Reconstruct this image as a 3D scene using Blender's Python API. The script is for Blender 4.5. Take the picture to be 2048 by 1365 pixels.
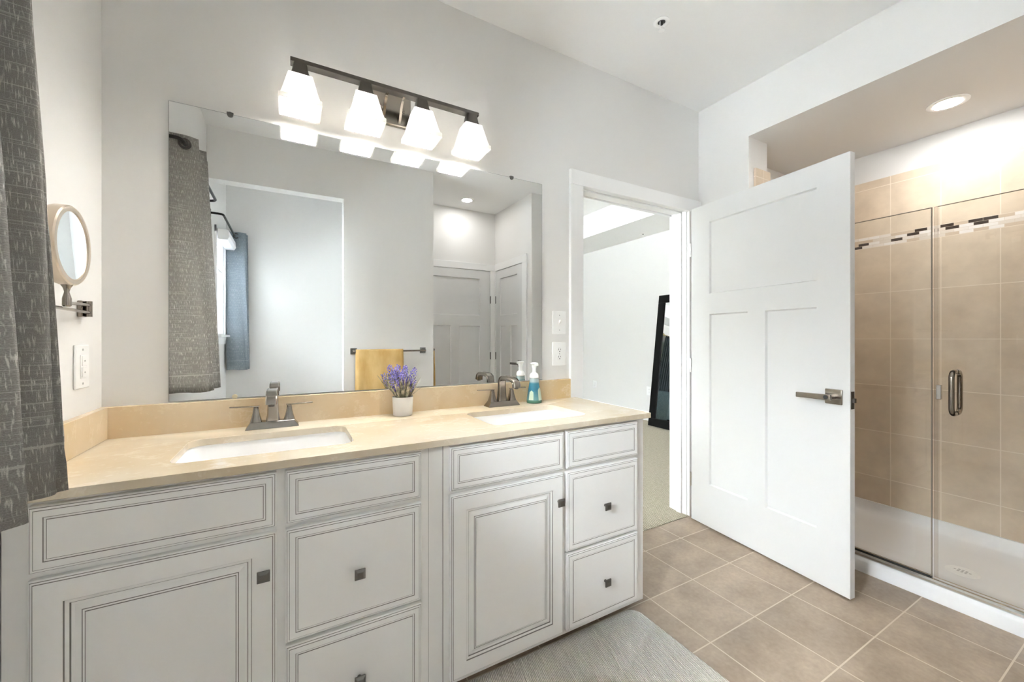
import bpy, bmesh, math, random
from mathutils import Vector, Matrix, geometry
random.seed(7)
PI = math.pi
for o in list(bpy.data.objects):
    bpy.data.objects.remove(o, do_unlink=True)
scn = bpy.context.scene
COL = scn.collection

# ------------------------------------------------------------------ camera
CAMH = 1.188
cd = bpy.data.cameras.new('camera')
cam = bpy.data.objects.new('camera', cd)
COL.objects.link(cam)
cam.location = (0, 0, CAMH)
cam.rotation_euler = (PI / 2, 0, -math.radians(29.125))
cd.sensor_fit = 'HORIZONTAL'
cd.sensor_width = 36.0
cd.lens = 36.0 * 796.0 / 2048.0
cd.shift_y = -(682.5 - 677.0) / 2048.0
cd.clip_start = 0.02
scn.camera = cam

# ------------------------------------------------------------------ world, light, exposure
SKY = 11.5
w = bpy.data.worlds.new('daylight')
scn.world = w
w.use_nodes = True
w.node_tree.nodes['Background'].inputs[0].default_value = (0.86, 0.93, 1.0, 1)
# bright sky above; dimmed horizon and lifted ground added to even the window light
_wt = w.node_tree
_tc = _wt.nodes.new('ShaderNodeTexCoord'); _sx = _wt.nodes.new('ShaderNodeSeparateXYZ'); _mr = _wt.nodes.new('ShaderNodeMapRange'); _cr = _wt.nodes.new('ShaderNodeValToRGB')
_mr.inputs[1].default_value = -1.0
_wt.links.new(_tc.outputs['Generated'], _sx.inputs[0]); _wt.links.new(_sx.outputs[2], _mr.inputs[0]); _wt.links.new(_mr.outputs[0], _cr.inputs[0])
_e = _cr.color_ramp.elements
while len(_e) < 6: _e.new(0.5)
for _el, (_p, _v) in zip(_e, ((0.0, 0.7), (0.36, 0.62), (0.47, 0.15), (0.56, 0.18), (0.72, 0.8), (1.0, 1.0))):
    _el.position = _p; _el.color = (_v, _v, _v, 1)
_mu = _wt.nodes.new('ShaderNodeMath'); _mu.operation = 'MULTIPLY'; _mu.inputs[1].default_value = SKY
# extra dimming added towards north to tone down the alcove wall
_my = _wt.nodes.new('ShaderNodeMapRange'); _m2 = _wt.nodes.new('ShaderNodeMath'); _m2.operation = 'MULTIPLY'
_my.inputs[1].default_value = -0.05; _my.inputs[2].default_value = 0.35; _my.inputs[3].default_value = 1.0; _my.inputs[4].default_value = 0.16
_wt.links.new(_sx.outputs[1], _my.inputs[0]); _wt.links.new(_cr.outputs[0], _mu.inputs[0]); _wt.links.new(_mu.outputs[0], _m2.inputs[0]); _wt.links.new(_my.outputs[0], _m2.inputs[1])
_wt.links.new(_m2.outputs[0], _wt.nodes['Background'].inputs[1])
scn.view_settings.view_transform = 'Standard'
scn.view_settings.look = 'None'
scn.view_settings.gamma = 1.0
scn.view_settings.use_curve_mapping = False
scn.view_settings.exposure = 4.05
scn.cycles.max_bounces = 16
scn.cycles.diffuse_bounces = 8
scn.cycles.glossy_bounces = 8
scn.cycles.transparent_max_bounces = 16
scn.cycles.sample_clamp_indirect = 6.0
scn.cycles.blur_glossy = 0.5

BULB = 17.0
CAN = 17.5

# ------------------------------------------------------------------ materials
def srgb(r, g, b):
    f = lambda c: ((c / 255) / 12.92 if c / 255 <= 0.04045 else ((c / 255 + 0.055) / 1.055) ** 2.4)
    return (f(r), f(g), f(b), 1)

class NT:
    def __init__(s, name):
        s.m = bpy.data.materials.new(name); s.m.use_nodes = True
        s.t = s.m.node_tree; s.n = s.t.nodes
        s.n.clear()
        s.out = s.n.new('ShaderNodeOutputMaterial')
    def node(s, typ, **kw):
        n = s.n.new(typ)
        for k, v in kw.items():
            if k.startswith('i_'):
                key = k[2:]
                key = int(key) if key.isdigit() else key.replace('_', ' ')
                inp = n.inputs[key]
                if hasattr(v, 'is_output') or isinstance(v, bpy.types.NodeSocket): s.t.links.new(v, inp)
                else: inp.default_value = v
            else: setattr(n, k, v)
        return n
    def link(s, a, b): s.t.links.new(a, b)
    def bsdf(s, col, rough=0.5, metal=0.0, spec=0.5, bump=None, bstr=0.2, bdist=0.002, **kw):
        b = s.n.new('ShaderNodeBsdfPrincipled')
        if isinstance(col, bpy.types.NodeSocket): s.link(col, b.inputs['Base Color'])
        else: b.inputs['Base Color'].default_value = col
        if isinstance(rough, bpy.types.NodeSocket): s.link(rough, b.inputs['Roughness'])
        else: b.inputs['Roughness'].default_value = rough
        b.inputs['Metallic'].default_value = metal
        b.inputs['Specular IOR Level'].default_value = spec
        for k, v in kw.items(): b.inputs[k.replace('_', ' ')].default_value = v
        if bump is not None:
            bn = s.node('ShaderNodeBump', i_Strength=bstr, i_Distance=bdist)
            s.link(bump, bn.inputs['Height']); s.link(bn.outputs[0], b.inputs['Normal'])
        s.link(b.outputs[0], s.out.inputs[0])
        return b
    def coords(s, kind='Object', loc=(0, 0, 0), scale=(1, 1, 1), rot=(0, 0, 0)):
        tc = s.n.new('ShaderNodeTexCoord')
        mp = s.node('ShaderNodeMapping', i_Location=loc, i_Scale=scale, i_Rotation=rot)
        s.link(tc.outputs[kind], mp.inputs[0])
        return mp.outputs[0]
    def noise(s, vec, scale=5, detail=3, rough=0.5):
        n = s.node('ShaderNodeTexNoise', i_Scale=scale, i_Detail=detail, i_Roughness=rough)
        s.link(vec, n.inputs['Vector'])
        return n.outputs[0]
    def ramp(s, fac, stops, interp='LINEAR'):
        r = s.n.new('ShaderNodeValToRGB'); r.color_ramp.interpolation = interp
        e = r.color_ramp.elements
        while len(e) < len(stops): e.new(0.5)
        for el, (p, c) in zip(e, stops): el.position = p; el.color = c
        s.link(fac, r.inputs[0])
        return r.outputs[0]
    def mix(s, fac, a, b, blend='MIX'):
        m = s.node('ShaderNodeMix', data_type='RGBA', blend_type=blend)
        for sock, v in ((m.inputs[0], fac), (m.inputs[6], a), (m.inputs[7], b)):
            if isinstance(v, bpy.types.NodeSocket): s.link(v, sock)
            else: sock.default_value = v
        return m.outputs[2]
    def math(s, op, a, b=None, clamp=False):
        m = s.node('ShaderNodeMath', operation=op, use_clamp=clamp)
        for sock, v in ((m.inputs[0], a), (m.inputs[1], b)):
            if v is None: continue
            if isinstance(v, bpy.types.NodeSocket): s.link(v, sock)
            else: sock.default_value = v
        return m.outputs[0]

def simple(name, col, rough=0.5, metal=0.0, spec=0.5, bscale=None, bstr=0.1, **kw):
    t = NT(name)
    bump = t.noise(t.coords(), bscale, 2) if bscale else None
    t.bsdf(col, rough, metal, spec, bump, bstr, **kw)
    return t.m

M = {}
M['wall'] = simple('wall_paint', (0.73, 0.722, 0.705, 1), 0.55, bscale=260, bstr=0.04)
M['ceiling'] = simple('ceiling_paint', (0.81, 0.81, 0.80, 1), 0.8, bscale=200, bstr=0.04)
M['trim'] = simple('trim_paint', (0.83, 0.83, 0.825, 1), 0.35)
M['doorpaint'] = simple('door_paint', (0.70, 0.70, 0.697, 1), 0.4)
M['cab'] = simple('cabinet_paint', (0.83, 0.825, 0.81, 1), 0.38, bscale=40, bstr=0.01)
M['glaze'] = simple('cabinet_glaze', (0.22, 0.21, 0.195, 1), 0.5)
M['toe'] = simple('toe_kick', (0.40, 0.385, 0.36, 1), 0.6)
M['porcelain'] = simple('porcelain', (0.9, 0.9, 0.9, 1), 0.08)
M['acrylic'] = simple('pan_acrylic', (0.86, 0.865, 0.87, 1), 0.22)
M['white_plastic'] = simple('white_plastic', (0.86, 0.86, 0.85, 1), 0.3)
M['slot'] = simple('dark_slot', (0.03, 0.03, 0.03, 1), 0.5)
M['ivory_slot'] = simple('grey_screw', (0.45, 0.45, 0.44, 1), 0.4)
M['nickel'] = simple('brushed_nickel', (0.35, 0.315, 0.275, 1), 0.2, 1.0)
M['nickel_dark'] = simple('bronze_nickel', (0.13, 0.12, 0.11, 1), 0.38, 1.0)
M['champagne'] = simple('champagne_metal', (0.66, 0.56, 0.45, 1), 0.3, 1.0)
M['pewter'] = simple('pewter', (0.20, 0.193, 0.185, 1), 0.33, 1.0)
M['chrome'] = simple('chrome', (0.78, 0.78, 0.78, 1), 0.12, 1.0)
M['black_metal'] = simple('black_rod', (0.02, 0.018, 0.016, 1), 0.35, 0.6)
M['black_wood'] = simple('black_frame', (0.004, 0.004, 0.004, 1), 0.5, 0.0, 0.12)
M['black_rubber'] = simple('black_rubber', (0.015, 0.015, 0.015, 1), 0.6)
M['mirror'] = simple('mirror_silver', (0.93, 0.94, 0.935, 1), 0.0, 1.0)
M['mirror_edge'] = simple('mirror_edge', (0.20, 0.22, 0.21, 1), 0.3)
M['pot'] = simple('white_pot', (0.84, 0.83, 0.82, 1), 0.5)
M['soil'] = simple('soil', (0.035, 0.025, 0.02, 1), 0.9, bscale=120, bstr=0.6)
M['blind'] = simple('blind_white', (0.86, 0.87, 0.88, 1), 0.45)
M['sill'] = simple('window_paint', (0.84, 0.85, 0.86, 1), 0.4)
M['clip_plastic'] = simple('amber_clip', (0.62, 0.55, 0.40, 1), 0.3)
M['wood_edge'] = simple('brass', (0.45, 0.33, 0.16, 1), 0.35, 1.0)

def stone(name, c1, c2, c3):
    t = NT(name)
    v = t.coords()
    big = t.noise(v, 2.3, 4, 0.55)
    base = t.ramp(big, [(0.36, c1), (0.62, c2)])
    veins = t.noise(t.coords(scale=(1, 1.6, 1)), 9, 6, 0.65)
    vm = t.ramp(veins, [(0.56, (0, 0, 0, 1)), (0.60, (1, 1, 1, 1)), (0.64, (0, 0, 0, 1))])
    flecks = t.noise(v, 70, 2)
    fm = t.ramp(flecks, [(0.62, (0, 0, 0, 1)), (0.72, (0.5, 0.5, 0.5, 1))])
    col = t.mix(t.math('MULTIPLY', vm, 0.30), base, c3)
    col = t.mix(t.math('MULTIPLY', fm, 0.35), col, c3)
    t.bsdf(col, 0.12, 0, 0.5)
    return t.m
M['quartz'] = stone('quartz_counter', (0.59, 0.49, 0.345, 1), (0.66, 0.59, 0.475, 1), (0.80, 0.75, 0.66, 1))
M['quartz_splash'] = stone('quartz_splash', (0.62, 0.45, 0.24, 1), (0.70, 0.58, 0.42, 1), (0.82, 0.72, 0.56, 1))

def floor_tile():
    t = NT('floor_tile')
    tc = t.n.new('ShaderNodeTexCoord')
    mp = t.node('ShaderNodeMapping', i_Location=(-1.432 + 0.298 * 20, -1.278 + 0.299 * 20, 0))
    t.link(tc.outputs['Object'], mp.inputs[0])
    br = t.node('ShaderNodeTexBrick', offset=0.0, squash=1.0, i_Scale=1.0, i_Mortar_Size=0.0026, i_Mortar_Smooth=0.1,
                i_Brick_Width=0.298, i_Row_Height=0.299, i_Bias=0.0)
    br.inputs['Color1'].default_value = (0.36, 0.285, 0.215, 1)
    br.inputs['Color2'].default_value = (0.42, 0.335, 0.255, 1)
    br.inputs['Mortar'].default_value = (0.62, 0.53, 0.43, 1)
    t.link(mp.outputs[0], br.inputs['Vector'])
    n1 = t.noise(mp.outputs[0], 6, 5, 0.6)
    mott = t.ramp(n1, [(0.3, (0.78, 0.755, 0.74, 1)), (0.7, (1.14, 1.14, 1.14, 1))])
    n2 = t.noise(mp.outputs[0], 60, 3)
    mott2 = t.ramp(n2, [(0.3, (0.92, 0.92, 0.92, 1)), (0.7, (1.06, 1.06, 1.06, 1))])
    c = t.mix(1.0, br.outputs[0], mott, 'MULTIPLY')
    c = t.mix(1.0, c, mott2, 'MULTIPLY')
    c = t.mix(br.outputs['Fac'], c, (0.60, 0.51, 0.41, 1))
    inv = t.math('SUBTRACT', 1.0, br.outputs['Fac'])
    t.bsdf(c, 0.42, 0, 0.4, inv, 0.35, 0.002)
    return t.m
M['floor_tile'] = floor_tile()

def shower_tile():
    t = NT('shower_tile')
    tc = t.n.new('ShaderNodeTexCoord')
    sp = t.node('ShaderNodeSeparateXYZ'); t.link(tc.outputs['Object'], sp.inputs[0])
    cb = t.node('ShaderNodeCombineXYZ')
    u = t.math('ADD', sp.outputs[0], sp.outputs[1])
    t.link(u, cb.inputs[0]); t.link(sp.outputs[2], cb.inputs[1])
    def brick(loc, bw, rh, ms, off, c1, c2):
        mp = t.node('ShaderNodeMapping', i_Location=loc); t.link(cb.outputs[0], mp.inputs[0])
        b = t.node('ShaderNodeTexBrick', offset=off, squash=1.0, i_Scale=1.0, i_Mortar_Size=ms, i_Mortar_Smooth=0.1,
                   i_Brick_Width=bw, i_Row_Height=rh)
        b.inputs['Color1'].default_value = c1; b.inputs['Color2'].default_value = c2
        t.link(mp.outputs[0], b.inputs['Vector'])
        return b, mp
    x0 = -(1.058 + 3.394) + 0.2285 * 40
    T1, T2 = (0.66, 0.545, 0.415, 1), (0.69, 0.58, 0.45, 1)
    lo, mp = brick((x0, -1.794 + 0.305 * 20, 0), 0.2285, 0.305, 0.0021, 0.0, T1, T2)
    hi, _ = brick((x0, -2.187 + 0.321 * 20, 0), 0.2285, 0.321, 0.0021, 0.0, T1, T2)
    up = t.math('GREATER_THAN', sp.outputs[2], 1.83)
    col = t.mix(up, lo.outputs[0], hi.outputs[0])
    fac = t.mix(up, lo.outputs['Fac'], hi.outputs['Fac'])
    n1 = t.noise(mp.outputs[0], 7, 5, 0.6)
    col = t.mix(1.0, col, t.ramp(n1, [(0.3, (0.88, 0.87, 0.86, 1)), (0.7, (1.08, 1.08, 1.08, 1))]), 'MULTIPLY')
    col = t.mix(fac, col, (0.82, 0.72, 0.60, 1))
    # mosaic band
    W, B = (0, 0, 0, 1), (1, 1, 1, 1)
    mo, _ = brick((0.03, -1.794 + 0.018 * 200, 0), 0.056, 0.018, 0.0007, 0.37, W, B)
    mc = t.ramp(mo.outputs[0], [(0.0, (0.78, 0.72, 0.66, 1)), (0.3, (0.60, 0.48, 0.36, 1)), (0.48, (0.82, 0.78, 0.74, 1)),
                                (0.66, (0.045, 0.028, 0.02, 1)), (0.82, (0.70, 0.63, 0.55, 1))], 'CONSTANT')
    mc = t.mix(mo.outputs['Fac'], mc, (0.62, 0.52, 0.41, 1))
    inb = t.math('MULTIPLY', t.math('GREATER_THAN', sp.outputs[2], 1.794), t.math('LESS_THAN', sp.outputs[2], 1.866))
    col = t.mix(inb, col, mc)
    h = t.math('SUBTRACT', 1.0, fac)
    t.bsdf(col, 0.3, 0, 0.45, h, 0.3, 0.0015)
    return t.m
M['shower_tile'] = shower_tile()

def carpet(name, c1, c2, sx, sy):
    t = NT(name)
    v = t.coords(scale=(sx, sy, 1))
    n = t.noise(v, 1, 3)
    wv = t.node('ShaderNodeTexWave', i_Scale=1.0, i_Distortion=3.0, i_Detail=2.0)
    t.link(t.coords(scale=(sx * 0.55, sy * 0.2, 1), rot=(0, 0, 0.5)), wv.inputs['Vector'])
    f = t.math('ADD', t.math('MULTIPLY', n, 0.5), t.math('MULTIPLY', wv.outputs['Fac'], 0.5))
    t.bsdf(t.ramp(f, [(0.25, c1), (0.7, c2)]), 0.95, 0, 0.1, f, 0.8, 0.006)
    return t.m
M['carpet'] = carpet('carpet', (0.30, 0.27, 0.20, 1), (0.56, 0.51, 0.41, 1), 45, 45)
M['mat'] = carpet('bath_mat_weave', (0.44, 0.395, 0.35, 1), (0.80, 0.75, 0.69, 1), 110, 110)

def fabric(name, base, light, transl=0.3, tcol=None):
    t = NT(name)
    h = t.noise(t.coords('UV', scale=(7, 480, 1)), 1, 2)
    v = t.noise(t.coords('UV', scale=(620, 44, 1)), 1, 3)
    pch = t.noise(t.coords('UV', scale=(5, 4, 1)), 1, 2)
    hm = t.ramp(h, [(0.58, (0, 0, 0, 1)), (0.72, (1, 1, 1, 1))])
    vm = t.ramp(v, [(0.55, (0, 0, 0, 1)), (0.67, (1, 1, 1, 1))])
    m = t.math('MAXIMUM', t.math('MULTIPLY', hm, 0.75), vm)
    m = t.math('MULTIPLY', m, t.math('ADD', pch, 0.25, True))
    fine = t.noise(t.coords('UV', scale=(900, 900, 1)), 1, 1)
    tc = t.n.new('ShaderNodeTexCoord'); sp = t.node('ShaderNodeSeparateXYZ'); t.link(tc.outputs['UV'], sp.inputs[0])
    st = t.math('LESS_THAN', t.math('ABSOLUTE', t.math('SUBTRACT', sp.outputs[1], 0.085)), 0.0022)
    m = t.math('MAXIMUM', m, t.math('MULTIPLY', st, 0.45))
    col = t.mix(m, base, light)
    col = t.mix(1.0, col, t.ramp(fine, [(0.3, (0.78, 0.78, 0.78, 1)), (0.7, (1.15, 1.15, 1.15, 1))]), 'MULTIPLY')
    d = t.node('ShaderNodeBsdfDiffuse'); t.link(col, d.inputs[0])
    tr = t.node('ShaderNodeBsdfTranslucent')
    t.link(t.mix(1.0, col, tcol or (1, 1, 1, 1), 'MULTIPLY'), tr.inputs[0])
    mx = t.node('ShaderNodeMixShader', i_0=transl); t.link(d.outputs[0], mx.inputs[1]); t.link(tr.outputs[0], mx.inputs[2])
    t.link(mx.outputs[0], t.out.inputs[0])
    return t.m
M['curtain'] = fabric('curtain_linen', (0.325, 0.31, 0.29, 1), (0.82, 0.80, 0.75, 1), 0.25)
M['curtain_blue'] = fabric('curtain_denim', (0.36, 0.42, 0.47, 1), (0.72, 0.77, 0.80, 1), 0.4)
M['curtain_slate'] = fabric('curtain_slate', (0.06, 0.075, 0.085, 1), (0.25, 0.29, 0.31, 1), 0.25)
M['bedcover'] = fabric('bed_cover', (0.10, 0.15, 0.17, 1), (0.45, 0.52, 0.55, 1), 0.0)

def towel_mat():
    t = NT('mustard_towel')
    n = t.noise(t.coords(scale=(1, 1, 0.35)), 14, 3)
    f = t.noise(t.coords(), 420, 2)
    col = t.ramp(n, [(0.3, (0.58, 0.36, 0.12, 1)), (0.7, (0.74, 0.53, 0.24, 1))])
    t.bsdf(col, 0.95, 0, 0.1, f, 0.7, 0.003)
    return t.m
M['towel'] = towel_mat()

def glass(name, tint, edge=False):
    t = NT(name)
    tr = t.node('ShaderNodeBsdfTransparent'); tr.inputs[0].default_value = tint
    gl = t.node('ShaderNodeBsdfGlossy', i_Roughness=0.0)
    fr = t.node('ShaderNodeFresnel', i_IOR=1.45)
    mx = t.node('ShaderNodeMixShader'); t.link(fr.outputs[0], mx.inputs[0])
    t.link(tr.outputs[0], mx.inputs[1]); t.link(gl.outputs[0], mx.inputs[2])
    t.link(mx.outputs[0], t.out.inputs[0])
    return t.m
M['glass'] = glass('clear_glass', (0.97, 0.975, 0.97, 1))
M['glass_edge'] = simple('glass_edge', (0.30, 0.27, 0.23, 1), 0.25)
M['seal'] = glass('clear_seal', (0.90, 0.885, 0.87, 1))

def shade_glass():
    t = NT('frosted_shade')
    d = t.node('ShaderNodeBsdfDiffuse'); d.inputs[0].default_value = (0.86, 0.85, 0.83, 1)
    tl = t.node('ShaderNodeBsdfTranslucent'); tl.inputs[0].default_value = (0.95, 0.93, 0.9, 1)
    tr = t.node('ShaderNodeBsdfTransparent')
    a = t.node('ShaderNodeMixShader', i_0=0.07); t.link(d.outputs[0], a.inputs[1]); t.link(tl.outputs[0], a.inputs[2])
    b = t.node('ShaderNodeMixShader', i_0=0.035); t.link(a.outputs[0], b.inputs[1]); t.link(tr.outputs[0], b.inputs[2])
    t.link(b.outputs[0], t.out.inputs[0])
    return t.m
M['shade'] = shade_glass()

def emit(name, col, s):
    t = NT(name)
    e = t.node('ShaderNodeEmission', i_Strength=s); e.inputs[0].default_value = col
    t.link(e.outputs[0], t.out.inputs[0])
    return t.m
M['bulb'] = emit('bulb_glow', (1.0, 0.985, 0.955, 1), BULB)
M['can'] = emit('downlight_lens', (1.0, 0.985, 0.965, 1), CAN)
M['can_dim'] = emit('downlight_lens_dim', (1.0, 0.985, 0.965, 1), CAN * 0.5)

def leaf(name, c1, c2):
    t = NT(name)
    t.bsdf(t.ramp(t.noise(t.coords(), 60, 2), [(0.35, c1), (0.65, c2)]), 0.7, 0, 0.2)
    return t.m
M['leaf'] = leaf('dusty_leaf', (0.17, 0.18, 0.12, 1), (0.56, 0.50, 0.38, 1))
M['flower'] = leaf('lavender_bud', (0.16, 0.13, 0.42, 1), (0.42, 0.38, 0.78, 1))
def soap():
    t = NT('soap_bottle')
    tc = t.n.new('ShaderNodeTexCoord'); sp = t.node('ShaderNodeSeparateXYZ'); t.link(tc.outputs['Generated'], sp.inputs[0])
    col = t.ramp(sp.outputs[2], [(0.0, (0.05, 0.16, 0.10, 1)), (0.10, (0.10, 0.24, 0.17, 1)), (0.16, (0.20, 0.42, 0.42, 1)),
                                 (0.55, (0.05, 0.25, 0.38, 1)), (0.78, (0.07, 0.30, 0.40, 1)), (0.86, (0.45, 0.58, 0.60, 1))])
    t.bsdf(col, 0.06, 0, 0.6, Transmission_Weight=0.25)
    return t.m
M['soap'] = soap()
M['label'] = simple('pale_label', (0.55, 0.66, 0.52, 1), 0.4)

# ------------------------------------------------------------------ mesh helpers
class MB:
    def __init__(s): s.bm = bmesh.new(); s.uv = None
    def face(s, pts, mi=0):
        f = s.bm.faces.new([p if isinstance(p, bmesh.types.BMVert) else s.bm.verts.new(p) for p in pts]); f.material_index = mi
        return f
    def box(s, a, b, mi=0):
        x0, y0, z0 = (min(a[i], b[i]) for i in range(3)); x1, y1, z1 = (max(a[i], b[i]) for i in range(3))
        v = [s.bm.verts.new(p) for p in ((x0, y0, z0), (x1, y0, z0), (x1, y1, z0), (x0, y1, z0), (x0, y0, z1), (x1, y0, z1), (x1, y1, z1), (x0, y1, z1))]
        for q in ((0, 3, 2, 1), (4, 5, 6, 7), (0, 1, 5, 4), (1, 2, 6, 5), (2, 3, 7, 6), (3, 0, 4, 7)):
            s.bm.faces.new([v[i] for i in q]).material_index = mi
        return s
    def loft(s, loops, cap=True, mi=0, closed=True, capstart=None, capend=None):
        rows = [[s.bm.verts.new(p) for p in l] for l in loops]
        n = len(rows[0])
        for a, b in zip(rows, rows[1:]):
            for i in range(n if closed else n - 1):
                j = (i + 1) % n
                s.bm.faces.new((a[i], a[j], b[j], b[i])).material_index = mi
        if closed:
            if cap if capstart is None else capstart: s.bm.faces.new(list(reversed(rows[0]))).material_index = mi
            if cap if capend is None else capend: s.bm.faces.new(rows[-1]).material_index = mi
        return s
    def tube(s, path, r, n=12, mi=0, cap=True):
        path = [Vector(p) for p in path]
        rs = r if isinstance(r, (list, tuple)) else [r] * len(path)
        loops = []; up = None
        for i, p in enumerate(path):
            d = (path[min(i + 1, len(path) - 1)] - path[max(i - 1, 0)]).normalized()
            if up is None:
                up = Vector((0, 0, 1)) if abs(d.z) < 0.9 else Vector((1, 0, 0))
            a = d.cross(up)
            if a.length < 1e-5: a = d.cross(Vector((0, 1, 0)))
            a.normalize(); b = a.cross(d).normalized(); up = b
            loops.append([p + (a * math.cos(2 * PI * k / n) + b * math.sin(2 * PI * k / n)) * rs[i] for k in range(n)])
        s.loft(loops, cap, mi)
        return s
    def lathe(s, c, prof, n=28, mi=0, cap=True, axis='z'):
        loops = []
        for r, h in prof:
            l = []
            for k in range(n):
                x, y = r * math.cos(2 * PI * k / n), r * math.sin(2 * PI * k / n)
                if axis == 'z': l.append((c[0] + x, c[1] + y, c[2] + h))
                elif axis == 'x': l.append((c[0] + h, c[1] + x, c[2] + y))
                else: l.append((c[0] + y, c[1] + h, c[2] + x))
            loops.append(l)
        s.loft(loops, cap, mi)
        return s
    def sphere(s, c, r, u=12, v=8, mi=0, sc=(1, 1, 1)):
        ret = bmesh.ops.create_uvsphere(s.bm, u_segments=u, v_segments=v, radius=r)
        for vv in ret['verts']:
            vv.co = Vector((vv.co.x * sc[0], vv.co.y * sc[1], vv.co.z * sc[2])) + Vector(c)
            for f in vv.link_faces: f.material_index = mi
        return s
    def sheet(s, rows, uvs=None, mi=0):
        uvl = s.bm.loops.layers.uv.verify() if uvs else None
        vs = [[s.bm.verts.new(p) for p in r] for r in rows]
        for i in range(len(vs) - 1):
            for j in range(len(vs[0]) - 1):
                f = s.bm.faces.new((vs[i][j], vs[i][j + 1], vs[i + 1][j + 1], vs[i + 1][j])); f.material_index = mi
                if uvs:
                    for lp, (a, b) in zip(f.loops, ((i, j), (i, j + 1), (i + 1, j + 1), (i + 1, j))): lp[uvl].uv = uvs[a][b]
        return s
    def prism(s, outer, z0, z1, holes=(), mi=0):
        """flat polygon with holes in XY, extruded from z0 to z1"""
        loops = [outer] + list(holes)
        flat = [[Vector((p[0], p[1], 0)) for p in l] for l in loops]
        tris = geometry.tessellate_polygon(flat)
        top = [s.bm.verts.new((p[0], p[1], z1)) for l in loops for p in l]
        bot = [s.bm.verts.new((p[0], p[1], z0)) for l in loops for p in l]
        for t in tris:
            s.bm.faces.new([top[i] for i in t]).material_index = mi
            s.bm.faces.new([bot[i] for i in reversed(t)]).material_index = mi
        k = 0
        for l in loops:
            n = len(l)
            for i in range(n):
                j = (i + 1) % n
                s.bm.faces.new((top[k + i], top[k + j], bot[k + j], bot[k + i])).material_index = mi
            k += n
        return s
    def build(s, name, mats, parent=None, smooth=False, bevel=0, seg=2, local=False, loc=None, angle=35, subsurf=0, solid=0):
        bm = s.bm
        bmesh.ops.recalc_face_normals(bm, faces=bm.faces)
        org = Vector((0, 0, 0))
        if parent is not None and not local:
            r = parent
            while r.parent is not None: r = r.parent
            org = Vector(r.location)
        elif loc is not None: org = Vector(loc)
        if org.length > 0: bmesh.ops.translate(bm, verts=bm.verts, vec=-org)
        me = bpy.data.meshes.new(name); bm.to_mesh(me); bm.free()
        for m in (mats if isinstance(mats, (list, tuple)) else [mats]): me.materials.append(m)
        o = bpy.data.objects.new(name, me); COL.objects.link(o)
        if parent is not None: o.parent = parent
        elif loc is not None: o.location = loc
        if smooth:
            me.polygons.foreach_set('use_smooth', [True] * len(me.polygons))
            me.set_sharp_from_angle(angle=math.radians(angle))
        if solid:
            md = o.modifiers.new('solid', 'SOLIDIFY'); md.thickness = solid; md.offset = 0
        if subsurf:
            md = o.modifiers.new('sub', 'SUBSURF'); md.levels = subsurf; md.render_levels = subsurf
        if bevel:
            md = o.modifiers.new('bevel', 'BEVEL'); md.width = bevel; md.segments = seg; md.limit_method = 'ANGLE'
            md.angle_limit = math.radians(35)
            if not smooth: me.polygons.foreach_set('use_smooth', [True] * len(me.polygons)); me.set_sharp_from_angle(angle=math.radians(30))
        return o

def box(name, a, b, mat, parent=None, bevel=0, **k): return MB().box(a, b).build(name, mat, parent, bevel=bevel, **k)
def tag(o, label=None, cat=None, group=None, kind=None):
    if label: o['label'] = label
    if cat: o['category'] = cat
    if group: o['group'] = group
    if kind: o['kind'] = kind
    return o
def thing(name, loc, label, cat, group=None, rz=0, kind=None):
    o = bpy.data.objects.new(name, None); COL.objects.link(o)
    o.empty_display_size = 0.05; o.location = loc; o.rotation_euler = (0, 0, rz)
    return tag(o, label, cat, group, kind)
def struct(mb, name, mat, label, cat='room shell', **k):
    return tag(mb.build(name, mat, **k), label, cat, kind='structure')
def copy_tree(o, parent=None):
    c = o.copy(); COL.objects.link(c)
    c.parent = parent
    for ch in [x for x in bpy.data.objects if x.parent == o]: copy_tree(ch, c)
    return c
def rrect(x0, x1, y0, y1, r, n=6, z=None):
    pts = []
    for cx, cy, a in ((x1 - r, y1 - r, 0), (x0 + r, y1 - r, 90), (x0 + r, y0 + r, 180), (x1 - r, y0 + r, 270)):
        for k in range(n + 1):
            t = math.radians(a + 90 * k / n)
            p = (cx + r * math.cos(t), cy + r * math.sin(t))
            pts.append(p if z is None else (p[0], p[1], z))
    return pts
def catmull(pts, n=8):
    P = [Vector(p) for p in pts]; P = [2 * P[0] - P[1]] + P + [2 * P[-1] - P[-2]]
    out = []
    for i in range(1, len(P) - 2):
        for k in range(n):
            t = k / n; a, b, c, d = P[i - 1:i + 3]
            out.append(0.5 * ((2 * b) + (c - a) * t + (2 * a - 5 * b + 4 * c - d) * t * t + (3 * b - a - 3 * c + d) * t ** 3))
    return out + [P[-2]]

# ------------------------------------------------------------------ the room
XL, XR, YN, YS, ZC = -0.53, 2.445, 1.76, -0.088, 2.737
W1 = (0.16, 0.94, 1.22, 2.05)     # west windows: y0, y1, z0, z1
W2 = (-0.93, -0.47, 1.22, 2.05)
ZS = 2.423                        # shower and alcove soffit height
XB = 3.394                        # shower back wall
NX0, NX1, NY = 1.165, 2.241, -0.947
BX, BY, BZ = 4.5, 7.5, 2.66       # bedroom
DX0, DX1, DZ = 1.43, 2.318, 2.045

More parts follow.
